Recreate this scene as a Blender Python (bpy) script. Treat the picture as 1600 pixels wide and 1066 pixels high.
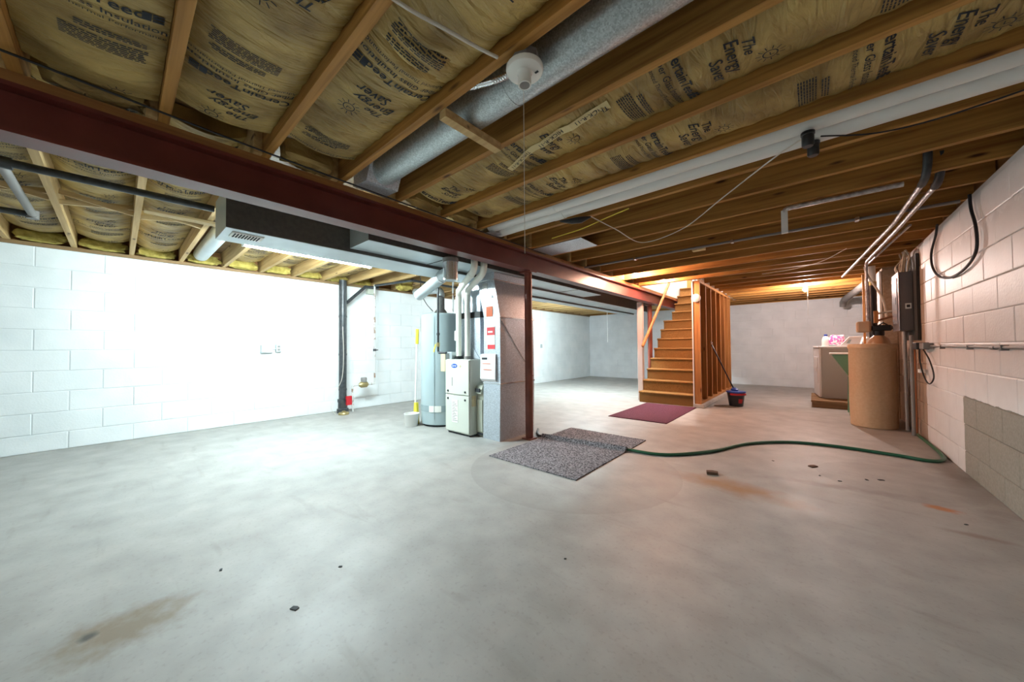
import bpy, bmesh, math, random
from mathutils import Vector, Matrix
random.seed(7)
S = bpy.context.scene
C = S.collection
for o in list(bpy.data.objects): bpy.data.objects.remove(o)

# ------------------------------------------------------------------ camera
YAW, PIT, ROL, FPX = math.radians(41.15), math.radians(1.12), math.radians(-0.45), 538.0
fw = Vector((-math.sin(YAW)*math.cos(PIT), math.cos(YAW)*math.cos(PIT), math.sin(PIT)))
rt0 = Vector((math.cos(YAW), math.sin(YAW), 0)); up0 = rt0.cross(fw)
rt = rt0*math.cos(ROL) + up0*math.sin(ROL); up = up0*math.cos(ROL) - rt0*math.sin(ROL)
cd = bpy.data.cameras.new('camera'); cam = bpy.data.objects.new('camera', cd); C.objects.link(cam)
cam.matrix_world = Matrix(((rt.x, up.x, -fw.x, 0), (rt.y, up.y, -fw.y, 0), (rt.z, up.z, -fw.z, 1.0), (0, 0, 0, 1)))
cd.sensor_fit = 'HORIZONTAL'; cd.sensor_width = 36; cd.lens = FPX/1600*36; cd.clip_start = 0.02; cd.clip_end = 100
S.camera = cam
# ------------------------------------------------------------------ world, exposure
w = bpy.data.worlds.new('world'); S.world = w; w.use_nodes = True
w.node_tree.nodes['Background'].inputs[0].default_value = (0.05, 0.06, 0.08, 1)
w.node_tree.nodes['Background'].inputs[1].default_value = 0.5
S.view_settings.view_transform = 'Standard'; S.view_settings.look = 'None'
S.view_settings.gamma = 1; S.view_settings.exposure = 0.0; S.view_settings.use_curve_mapping = False
# lamp strengths (emission of the lamps built further down)
TUBE_L, TUBE_REAR, FILL_TUBE, BULB_FAR, BULB_BEAM, BULB_STAIR, BULB_UP, FILL_BULB = 860, 900, 24, 3500, 2700, 2100, 5200, 60
COOL = (0.78, 0.95, 0.98); WARM = (1.0, 0.55, 0.38); WARM2 = (1.0, 0.81, 0.74)

# ------------------------------------------------------------------ helpers
ORG = {}
class MB:
    def __init__(s): s.v = []; s.f = []
    def add(s, vs, fs):
        n = len(s.v); s.v += [tuple(p) for p in vs]; s.f += [tuple(i+n for i in q) for q in fs]; return s
    def box(s, x0, x1, y0, y1, z0, z1):
        return s.add([(x0,y0,z0),(x1,y0,z0),(x1,y1,z0),(x0,y1,z0),(x0,y0,z1),(x1,y0,z1),(x1,y1,z1),(x0,y1,z1)],
                     [(3,2,1,0),(4,5,6,7),(0,1,5,4),(1,2,6,5),(2,3,7,6),(3,0,4,7)])
    def bar(s, p0, p1, wd, ht, upv=(0,0,1)):
        p0 = Vector(p0); p1 = Vector(p1); d = (p1-p0).normalized(); u = Vector(upv)
        a = d.cross(u); a = a.normalized() if a.length > 1e-5 else Vector((1,0,0)); b = a.cross(d)
        vs = []
        for p in (p0, p1):
            for i, j in ((-1,-1),(1,-1),(1,1),(-1,1)): vs.append(p + a*(i*wd/2) + b*(j*ht/2))
        return s.add(vs, [(0,1,2,3),(7,6,5,4),(0,4,5,1),(1,5,6,2),(2,6,7,3),(3,7,4,0)])
    def tube(s, pts, r, n=10, caps=True):
        pts = [Vector(p) for p in pts]; m = len(pts); rs = r if isinstance(r, (list, tuple)) else [r]*m
        vs = []; t0 = (pts[1]-pts[0]).normalized(); a = t0.orthogonal().normalized()
        for i, p in enumerate(pts):
            if i == 0: t = t0
            elif i == m-1: t = (pts[i]-pts[i-1]).normalized()
            else: t = ((pts[i]-pts[i-1]).normalized() + (pts[i+1]-pts[i]).normalized()).normalized()
            a = (a - t*a.dot(t)).normalized(); b = t.cross(a)
            for k in range(n):
                q = 2*math.pi*k/n; vs.append(p + (a*math.cos(q) + b*math.sin(q))*rs[i])
        fs = [(i*n+k, i*n+(k+1)%n, (i+1)*n+(k+1)%n, (i+1)*n+k) for i in range(m-1) for k in range(n)]
        if caps: fs += [tuple(range(n-1,-1,-1)), tuple((m-1)*n+k for k in range(n))]
        return s.add(vs, fs)
    def lathe(s, prof, c, n=24, axis='z'):
        vs = []
        for r, z in prof:
            for k in range(n):
                q = 2*math.pi*k/n; a, b = r*math.cos(q), r*math.sin(q)
                vs.append({'z': (c[0]+a, c[1]+b, c[2]+z), 'y': (c[0]+a, c[1]+z, c[2]-b), 'x': (c[0]+z, c[1]+a, c[2]+b)}[axis])
        m = len(prof)
        fs = [(i*n+k, i*n+(k+1)%n, (i+1)*n+(k+1)%n, (i+1)*n+k) for i in range(m-1) for k in range(n)]
        fs += [tuple(range(n-1,-1,-1)), tuple((m-1)*n+k for k in range(n))]
        return s.add(vs, fs)
    def prism(s, poly, y0, y1, ax='y'):          # polygon given as (x,z) extruded in y  (or (y,z) in x, (x,y) in z)
        n = len(poly)
        def P(a, b, t): return {'y': (a, t, b), 'x': (t, a, b), 'z': (a, b, t)}[ax]
        vs = [P(a, b, y0) for a, b in poly] + [P(a, b, y1) for a, b in poly]
        return s.add(vs, [tuple(range(n)), tuple(range(2*n-1, n-1, -1))] + [(i, n+i, n+(i+1)%n, (i+1)%n) for i in range(n)])
    def build(s, name, mat, parent=None, smooth=False, bevel=0, seg=1, fix=True):
        if parent is not None: og = ORG[parent.name]
        else:
            xs = [p[0] for p in s.v]; ys = [p[1] for p in s.v]; zs = [p[2] for p in s.v]
            og = ((min(xs)+max(xs))/2, (min(ys)+max(ys))/2, min(zs))
        me = bpy.data.meshes.new(name); me.from_pydata([(p[0]-og[0], p[1]-og[1], p[2]-og[2]) for p in s.v], [], s.f)
        if fix:
            bm = bmesh.new(); bm.from_mesh(me); bmesh.ops.recalc_face_normals(bm, faces=bm.faces); bm.to_mesh(me); bm.free()
        me.update(); me.materials.append(mat)
        o = bpy.data.objects.new(name, me); C.objects.link(o)
        if parent is not None: o.parent = parent
        else: o.location = og
        ORG[o.name] = og
        if smooth:
            for p in me.polygons: p.use_smooth = True
            me.set_sharp_from_angle(angle=math.radians(40))
        if bevel:
            b = o.modifiers.new('bevel', 'BEVEL'); b.width = bevel; b.segments = seg; b.limit_method = 'ANGLE'
        return o
def tag(o, label, cat, group=None):
    o['label'] = label; o['category'] = cat
    if group: o['group'] = group
    return o
def struct(o): o['kind'] = 'structure'; return o
def thing(name, loc, label, cat, group=None):
    o = bpy.data.objects.new(name, None); o.empty_display_size = 0.05; C.objects.link(o); o.location = loc; ORG[o.name] = tuple(loc)
    return tag(o, label, cat, group)
def copy_tree(o, off, parent=None):
    c = o.copy(); C.objects.link(c)
    og = ORG[o.name]; ORG[c.name] = (og[0]+off[0], og[1]+off[1], og[2]+off[2])
    if parent is None: c.location = Vector(o.location) + Vector(off)
    else: c.parent = parent
    for ch in list(o.children): copy_tree(ch, off, c)
    return c
def arc(p0, p1, p2, n=8):                          # quadratic bend
    p0, p1, p2 = Vector(p0), Vector(p1), Vector(p2)
    return [(1-t)**2*p0 + 2*t*(1-t)*p1 + t*t*p2 for t in [i/n for i in range(n+1)]]
def spline(pts, n=8):
    P = [Vector(p) for p in pts]; P = [P[0]*2-P[1]] + P + [P[-1]*2-P[-2]]; out = []
    for i in range(1, len(P)-2):
        a, b, c, d = P[i-1:i+3]
        for k in range(n):
            t = k/n; out.append(0.5*((2*b) + (c-a)*t + (2*a-5*b+4*c-d)*t*t + (3*b-a-3*c+d)*t**3))
    out.append(P[-2]); return out

# ------------------------------------------------------------------ materials
def newmat(name):
    m = bpy.data.materials.new(name); m.use_nodes = True; nt = m.node_tree
    return m, nt, nt.nodes, nt.links, nt.nodes['Principled BSDF']
def pmat(name, c1, c2=None, scale=6.0, rough=0.6, metal=0.0, bump=0.0, stretch=(1,1,1), detail=4, spec=0.5, obj=False, ramp=(0.35, 0.65), bscale=None):
    m, nt, N, L, B = newmat(name)
    B.inputs['Roughness'].default_value = rough; B.inputs['Metallic'].default_value = metal
    B.inputs['Specular IOR Level'].default_value = spec; B.inputs['Base Color'].default_value = (*c1, 1)
    if c2 is None and not bump: return m
    if obj: co = N.new('ShaderNodeTexCoord').outputs['Object']
    else: co = N.new('ShaderNodeNewGeometry').outputs['Position']
    mp = N.new('ShaderNodeMapping'); mp.inputs['Scale'].default_value = stretch; L.new(co, mp.inputs['Vector'])
    nz = N.new('ShaderNodeTexNoise'); nz.inputs['Scale'].default_value = scale; nz.inputs['Detail'].default_value = detail
    L.new(mp.outputs[0], nz.inputs['Vector'])
    if c2 is not None:
        r = N.new('ShaderNodeValToRGB'); r.color_ramp.elements[0].position = ramp[0]; r.color_ramp.elements[1].position = ramp[1]
        r.color_ramp.elements[0].color = (*c1, 1); r.color_ramp.elements[1].color = (*c2, 1)
        L.new(nz.outputs['Fac'], r.inputs[0]); L.new(r.outputs[0], B.inputs['Base Color'])
    if bump:
        src = nz
        if bscale:
            src = N.new('ShaderNodeTexNoise'); src.inputs['Scale'].default_value = bscale; src.inputs['Detail'].default_value = 3; L.new(mp.outputs[0], src.inputs['Vector'])
        b = N.new('ShaderNodeBump'); b.inputs['Strength'].default_value = bump; b.inputs['Distance'].default_value = 0.01
        L.new(src.outputs['Fac'], b.inputs['Height']); L.new(b.outputs[0], B.inputs['Normal'])
    return m
def emat(name, col, strength):
    m, nt, N, L, B = newmat(name); B.inputs['Base Color'].default_value = (*col, 1)
    B.inputs['Emission Color'].default_value = (*col, 1); B.inputs['Emission Strength'].default_value = strength; return m
def wood(name, c1, c2, axis='x', knots=True, rough=0.65):
    m, nt, N, L, B = newmat(name); B.inputs['Roughness'].default_value = rough; B.inputs['Specular IOR Level'].default_value = 0.3
    g = N.new('ShaderNodeNewGeometry'); mp = N.new('ShaderNodeMapping')
    st = {'x': (0.6, 14, 14), 'y': (14, 0.6, 14), 'z': (14, 14, 0.6)}[axis]; mp.inputs['Scale'].default_value = st
    L.new(g.outputs['Position'], mp.inputs['Vector'])
    nz = N.new('ShaderNodeTexNoise'); nz.inputs['Scale'].default_value = 2.2; nz.inputs['Detail'].default_value = 6; nz.inputs['Distortion'].default_value = 0.6
    L.new(mp.outputs[0], nz.inputs['Vector'])
    r = N.new('ShaderNodeValToRGB'); r.color_ramp.elements[0].position = 0.3; r.color_ramp.elements[1].position = 0.7
    r.color_ramp.elements[0].color = (*c2, 1); r.color_ramp.elements[1].color = (*c1, 1); L.new(nz.outputs['Fac'], r.inputs[0])
    out = r.outputs[0]
    if knots:
        mp2 = N.new('ShaderNodeMapping'); mp2.inputs['Scale'].default_value = {'x': (1.6, 6, 6), 'y': (6, 1.6, 6), 'z': (6, 6, 1.6)}[axis]; L.new(g.outputs['Position'], mp2.inputs['Vector'])
        vo = N.new('ShaderNodeTexVoronoi'); vo.inputs['Scale'].default_value = 1.6; L.new(mp2.outputs[0], vo.inputs['Vector'])
        kr = N.new('ShaderNodeValToRGB'); kr.color_ramp.elements[0].position = 0.05; kr.color_ramp.elements[1].position = 0.14
        kr.color_ramp.elements[0].color = (1,1,1,1); kr.color_ramp.elements[1].color = (0,0,0,1); L.new(vo.outputs['Distance'], kr.inputs[0])
        mx = N.new('ShaderNodeMix'); mx.data_type = 'RGBA'; L.new(kr.outputs[0], mx.inputs[0]); L.new(out, mx.inputs[6]); mx.inputs[7].default_value = (c2[0]*.3, c2[1]*.25, c2[2]*.25, 1)
        out = mx.outputs[2]
    L.new(out, B.inputs['Base Color'])
    b = N.new('ShaderNodeBump'); b.inputs['Strength'].default_value = 0.15; b.inputs['Distance'].default_value = 0.004; L.new(nz.outputs['Fac'], b.inputs['Height']); L.new(b.outputs[0], B.inputs['Normal'])
    return m
def galv(name, c, metal=0.75, rough=0.42, scale=170):
    m, nt, N, L, B = newmat(name); B.inputs['Metallic'].default_value = metal; B.inputs['Roughness'].default_value = rough
    g = N.new('ShaderNodeNewGeometry'); vo = N.new('ShaderNodeTexVoronoi'); vo.inputs['Scale'].default_value = scale; L.new(g.outputs['Position'], vo.inputs['Vector'])
    bw = N.new('ShaderNodeRGBToBW'); L.new(vo.outputs['Color'], bw.inputs[0])
    r = N.new('ShaderNodeValToRGB'); r.color_ramp.elements[0].position = 0.2; r.color_ramp.elements[1].position = 0.85
    r.color_ramp.elements[0].color = (c[0]*.75, c[1]*.75, c[2]*.76, 1); r.color_ramp.elements[1].color = (min(1,c[0]*1.15), min(1,c[1]*1.15), min(1,c[2]*1.15), 1)
    L.new(bw.outputs[0], r.inputs[0]); L.new(r.outputs[0], B.inputs['Base Color'])
    return m
def blend_stain(nt, prev, pos, c, rx, ry, col, soft=0.6, amt=0.8, nscale=9, namp=0.9):
    """a stain with a noisy edge lying on the floor around c; returns the new colour socket"""
    N, L = nt.nodes, nt.links
    mp = N.new('ShaderNodeMapping'); mp.vector_type = 'TEXTURE'; mp.inputs['Location'].default_value = (c[0], c[1], 0); mp.inputs['Rotation'].default_value = (0, 0, c[2] if len(c) > 2 else 0)
    mp.inputs['Scale'].default_value = (rx, ry, 1e3); L.new(pos, mp.inputs['Vector'])
    ln = N.new('ShaderNodeVectorMath'); ln.operation = 'LENGTH'; L.new(mp.outputs[0], ln.inputs[0])
    nz = N.new('ShaderNodeTexNoise'); nz.inputs['Scale'].default_value = nscale; nz.inputs['Detail'].default_value = 6; L.new(pos, nz.inputs['Vector'])
    ad = N.new('ShaderNodeMath'); ad.operation = 'MULTIPLY_ADD'; L.new(nz.outputs['Fac'], ad.inputs[0]); ad.inputs[1].default_value = namp; L.new(ln.outputs['Value'], ad.inputs[2])
    mr = N.new('ShaderNodeMapRange'); L.new(ad.outputs[0], mr.inputs[0]); mr.inputs[1].default_value = 1.0+namp*.5-soft; mr.inputs[2].default_value = 1.0+namp*.5; mr.inputs[3].default_value = amt; mr.inputs[4].default_value = 0
    mx = N.new('ShaderNodeMix'); mx.data_type = 'RGBA'; L.new(mr.outputs[0], mx.inputs[0]); L.new(prev, mx.inputs[6]); mx.inputs[7].default_value = (*col, 1)
    return mx.outputs[2]
def floor_mat():
    m, nt, N, L, B = newmat('concrete_floor')
    pos = N.new('ShaderNodeNewGeometry').outputs['Position']
    def noise(sc, st=(1,1,1), rot=0, det=6, dis=0):
        mp = N.new('ShaderNodeMapping'); mp.inputs['Scale'].default_value = st; mp.inputs['Rotation'].default_value = (0,0,rot); L.new(pos, mp.inputs['Vector'])
        nz = N.new('ShaderNodeTexNoise'); nz.inputs['Scale'].default_value = sc; nz.inputs['Detail'].default_value = det; nz.inputs['Distortion'].default_value = dis; L.new(mp.outputs[0], nz.inputs['Vector']); return nz.outputs['Fac']
    def ramp(src, p0, c0, p1, c1):
        r = N.new('ShaderNodeValToRGB'); r.color_ramp.elements[0].position = p0; r.color_ramp.elements[1].position = p1
        r.color_ramp.elements[0].color = (*c0, 1); r.color_ramp.elements[1].color = (*c1, 1); L.new(src, r.inputs[0]); return r.outputs[0]
    def mix(f, a, b, mode='MIX'):
        x = N.new('ShaderNodeMix'); x.data_type = 'RGBA'; x.blend_type = mode
        if isinstance(f, float): x.inputs[0].default_value = f
        else: L.new(f, x.inputs[0])
        L.new(a, x.inputs[6])
        if isinstance(b, tuple): x.inputs[7].default_value = (*b, 1)
        else: L.new(b, x.inputs[7])
        return x.outputs[2]
    base = ramp(noise(0.9, dis=.3), 0.3, (0.29, 0.28, 0.265), 0.7, (0.38, 0.37, 0.35))
    base = mix(0.55, base, ramp(noise(5, det=8), 0.3, (0.27, 0.26, 0.245), 0.7, (0.43, 0.42, 0.40)))
    streak = ramp(noise(2.2, (1.0, 4.5, 1), 0.5, 7, .5), 0.60, (1, 1, 1), 0.80, (0.82, 0.80, 0.77))
    base = mix(1.0, base, streak, 'MULTIPLY')
    speck = ramp(noise(60, det=4), 0.56, (1, 1, 1), 0.74, (0.72, 0.70, 0.68))
    base = mix(0.5, base, speck, 'MULTIPLY')
    base = blend_stain(nt, base, pos, (-1.89, 0.03, 0.0), 0.16, 0.22, (0.19, 0.135, 0.08), 0.7, 0.85, 16, 1.3)
    base = blend_stain(nt, base, pos, (-1.93, -0.06, 0.0), 0.035, 0.03, (0.03, 0.03, 0.028), 0.7, 0.8, 30, 0.8)
    base = blend_stain(nt, base, pos, (-0.45, 2.88, -0.1), 0.46, 0.19, (0.30, 0.15, 0.045), 0.9, 0.9, 7, 1.2)
    base = blend_stain(nt, base, pos, (0.567, 3.305, -0.3), 0.10, 0.055, (0.42, 0.14, 0.02), 0.6, 0.9, 20, 1.0)
    base = blend_stain(nt, base, pos, (0.62, 2.95, 0.0), 0.16, 0.04, (0.2, 0.13, 0.09), 0.8, 0.6, 14, 1.2)
    base = blend_stain(nt, base, pos, (0.1, 3.35, 0.2), 0.55, 0.07, (0.17, 0.14, 0.115), 0.8, 0.6, 10, 1.4)
    base = blend_stain(nt, base, pos, (0.80, 4.2, 0.0), 0.14, 1.3, (0.16, 0.14, 0.12), 0.9, 0.7, 9, 1.0)
    for cx, cy, R in ((-1.55, 2.52, 0.84), (0.42, 3.75, 0.42)):          # old water rings
        ds = N.new('ShaderNodeVectorMath'); ds.operation = 'DISTANCE'; L.new(pos, ds.inputs[0]); ds.inputs[1].default_value = (cx, cy, 0)
        sb = N.new('ShaderNodeMath'); sb.operation = 'SUBTRACT'; L.new(ds.outputs['Value'], sb.inputs[0]); sb.inputs[1].default_value = R
        rr = N.new('ShaderNodeMapRange'); L.new(sb.outputs[0], rr.inputs[0]); rr.inputs[1].default_value = -0.35; rr.inputs[2].default_value = 0.0; rr.inputs[3].default_value = 0.0; rr.inputs[4].default_value = 0.42
        st = N.new('ShaderNodeMath'); st.operation = 'LESS_THAN'; L.new(sb.outputs[0], st.inputs[0]); st.inputs[1].default_value = 0.0
        ml = N.new('ShaderNodeMath'); ml.operation = 'MULTIPLY'; L.new(rr.outputs[0], ml.inputs[0]); L.new(st.outputs[0], ml.inputs[1])
        base = mix(ml.outputs[0], base, (0.25, 0.24, 0.22))
    L.new(base, B.inputs['Base Color'])
    rg = N.new('ShaderNodeMapRange'); L.new(noise(3.0), rg.inputs[0]); rg.inputs[3].default_value = 0.38; rg.inputs[4].default_value = 0.66; B.inputs['Specular IOR Level'].default_value = 0.4; L.new(rg.outputs[0], B.inputs['Roughness'])
    b = N.new('ShaderNodeBump'); b.inputs['Strength'].default_value = 0.12; b.inputs['Distance'].default_value = 0.006; L.new(noise(22, det=8), b.inputs['Height']); L.new(b.outputs[0], B.inputs['Normal'])
    return m
def right_wall_mat():
    """painted block with bare patches: grey courses low down towards the camera end and tan block behind the panel"""
    m, nt, N, L, B = newmat('right_block_wall'); pos = N.new('ShaderNodeNewGeometry').outputs['Position']
    sp = N.new('ShaderNodeSeparateXYZ'); L.new(pos, sp.inputs[0])
    nz = N.new('ShaderNodeTexNoise'); nz.inputs['Scale'].default_value = 9; nz.inputs['Detail'].default_value = 6; L.new(pos, nz.inputs['Vector'])
    def edge(sock, thr, amp, greater):
        a = N.new('ShaderNodeMath'); a.operation = 'MULTIPLY_ADD'; L.new(nz.outputs['Fac'], a.inputs[0]); a.inputs[1].default_value = amp; L.new(sock, a.inputs[2])
        c = N.new('ShaderNodeMath'); c.operation = 'GREATER_THAN' if greater else 'LESS_THAN'; L.new(a.outputs[0], c.inputs[0]); c.inputs[1].default_value = thr+amp*.5; return c.outputs[0]
    def mul(a, b):
        x = N.new('ShaderNodeMath'); x.operation = 'MULTIPLY'; L.new(a, x.inputs[0]); L.new(b, x.inputs[1]); return x.outputs[0]
    def mix(f, a, col):
        x = N.new('ShaderNodeMix'); x.data_type = 'RGBA'; L.new(f, x.inputs[0])
        if isinstance(a, tuple): x.inputs[6].default_value = (*a, 1)
        else: L.new(a, x.inputs[6])
        if isinstance(col, tuple): x.inputs[7].default_value = (*col, 1)
        else: L.new(col, x.inputs[7])
        return x.outputs[2]
    n2 = N.new('ShaderNodeTexNoise'); n2.inputs['Scale'].default_value = 60; n2.inputs['Detail'].default_value = 4; L.new(pos, n2.inputs['Vector'])
    bare = mix(n2.outputs['Fac'], (0.17, 0.155, 0.13), (0.33, 0.30, 0.25))
    tan = mix(n2.outputs['Fac'], (0.30, 0.21, 0.15), (0.42, 0.31, 0.23))
    paint = mix(nz.outputs['Fac'], (0.62, 0.58, 0.565), (0.72, 0.69, 0.675))
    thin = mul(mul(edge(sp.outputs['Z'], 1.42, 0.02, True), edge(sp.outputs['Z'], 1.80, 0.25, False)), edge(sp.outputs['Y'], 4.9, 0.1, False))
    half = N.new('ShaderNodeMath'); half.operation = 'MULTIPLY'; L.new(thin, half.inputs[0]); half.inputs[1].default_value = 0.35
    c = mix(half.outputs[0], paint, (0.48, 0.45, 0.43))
    grey = mul(edge(sp.outputs['Z'], 0.60, 0.03, False), edge(sp.outputs['Y'], 4.33, 0.03, False))
    c = mix(grey, c, bare)
    c = mix(edge(sp.outputs['Y'], 5.47, 0.06, True), c, tan)
    L.new(c, B.inputs['Base Color'])
    rr = N.new('ShaderNodeMapRange'); L.new(grey, rr.inputs[0]); rr.inputs[3].default_value = 0.5; rr.inputs[4].default_value = 0.9; L.new(rr.outputs[0], B.inputs['Roughness'])
    b = N.new('ShaderNodeBump'); b.inputs['Strength'].default_value = 0.25; b.inputs['Distance'].default_value = 0.006; L.new(n2.outputs['Fac'], b.inputs['Height']); L.new(b.outputs[0], B.inputs['Normal'])
    return m
def kraft_mat():
    m, nt, N, L, B = newmat('kraft_paper'); B.inputs['Roughness'].default_value = 0.55
    pos = N.new('ShaderNodeNewGeometry').outputs['Position']
    nz = N.new('ShaderNodeTexNoise'); nz.inputs['Scale'].default_value = 4; nz.inputs['Detail'].default_value = 8; L.new(pos, nz.inputs['Vector'])
    r = N.new('ShaderNodeValToRGB'); r.color_ramp.elements[0].position = 0.33; r.color_ramp.elements[1].position = 0.66
    r.color_ramp.elements[0].color = (0.21, 0.125, 0.03, 1); r.color_ramp.elements[1].color = (0.54, 0.375, 0.12, 1); L.new(nz.outputs['Fac'], r.inputs[0])
    f = N.new('ShaderNodeTexNoise'); f.inputs['Scale'].default_value = 120; f.inputs['Detail'].default_value = 2; L.new(pos, f.inputs['Vector'])
    mx = N.new('ShaderNodeMix'); mx.data_type = 'RGBA'; mx.blend_type = 'MULTIPLY'; mx.inputs[0].default_value = 0.45; L.new(r.outputs[0], mx.inputs[6]); L.new(f.outputs['Color'], mx.inputs[7])
    g2 = N.new('ShaderNodeGamma'); L.new(r.outputs[0], g2.inputs[0]); g2.inputs[1].default_value = 1.0
    L.new(g2.outputs[0], B.inputs['Base Color'])
    mp = N.new('ShaderNodeMapping'); mp.inputs['Scale'].default_value = (9, 2.2, 1); mp.inputs['Rotation'].default_value = (0, 0, 0.15); L.new(pos, mp.inputs['Vector'])
    wn = N.new('ShaderNodeTexNoise'); wn.inputs['Scale'].default_value = 2.4; wn.inputs['Detail'].default_value = 5; wn.inputs['Distortion'].default_value = 1.2; L.new(mp.outputs[0], wn.inputs['Vector'])
    b = N.new('ShaderNodeBump'); b.inputs['Strength'].default_value = 0.9; b.inputs['Distance'].default_value = 0.03; L.new(wn.outputs['Fac'], b.inputs['Height']); L.new(b.outputs[0], B.inputs['Normal'])
    return m
def carpet_mat(name, c1, c2, scale, bump=0.5):
    m = pmat(name, c1, c2, scale, 0.95, bump=bump, spec=0.1, detail=3); return m

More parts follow.
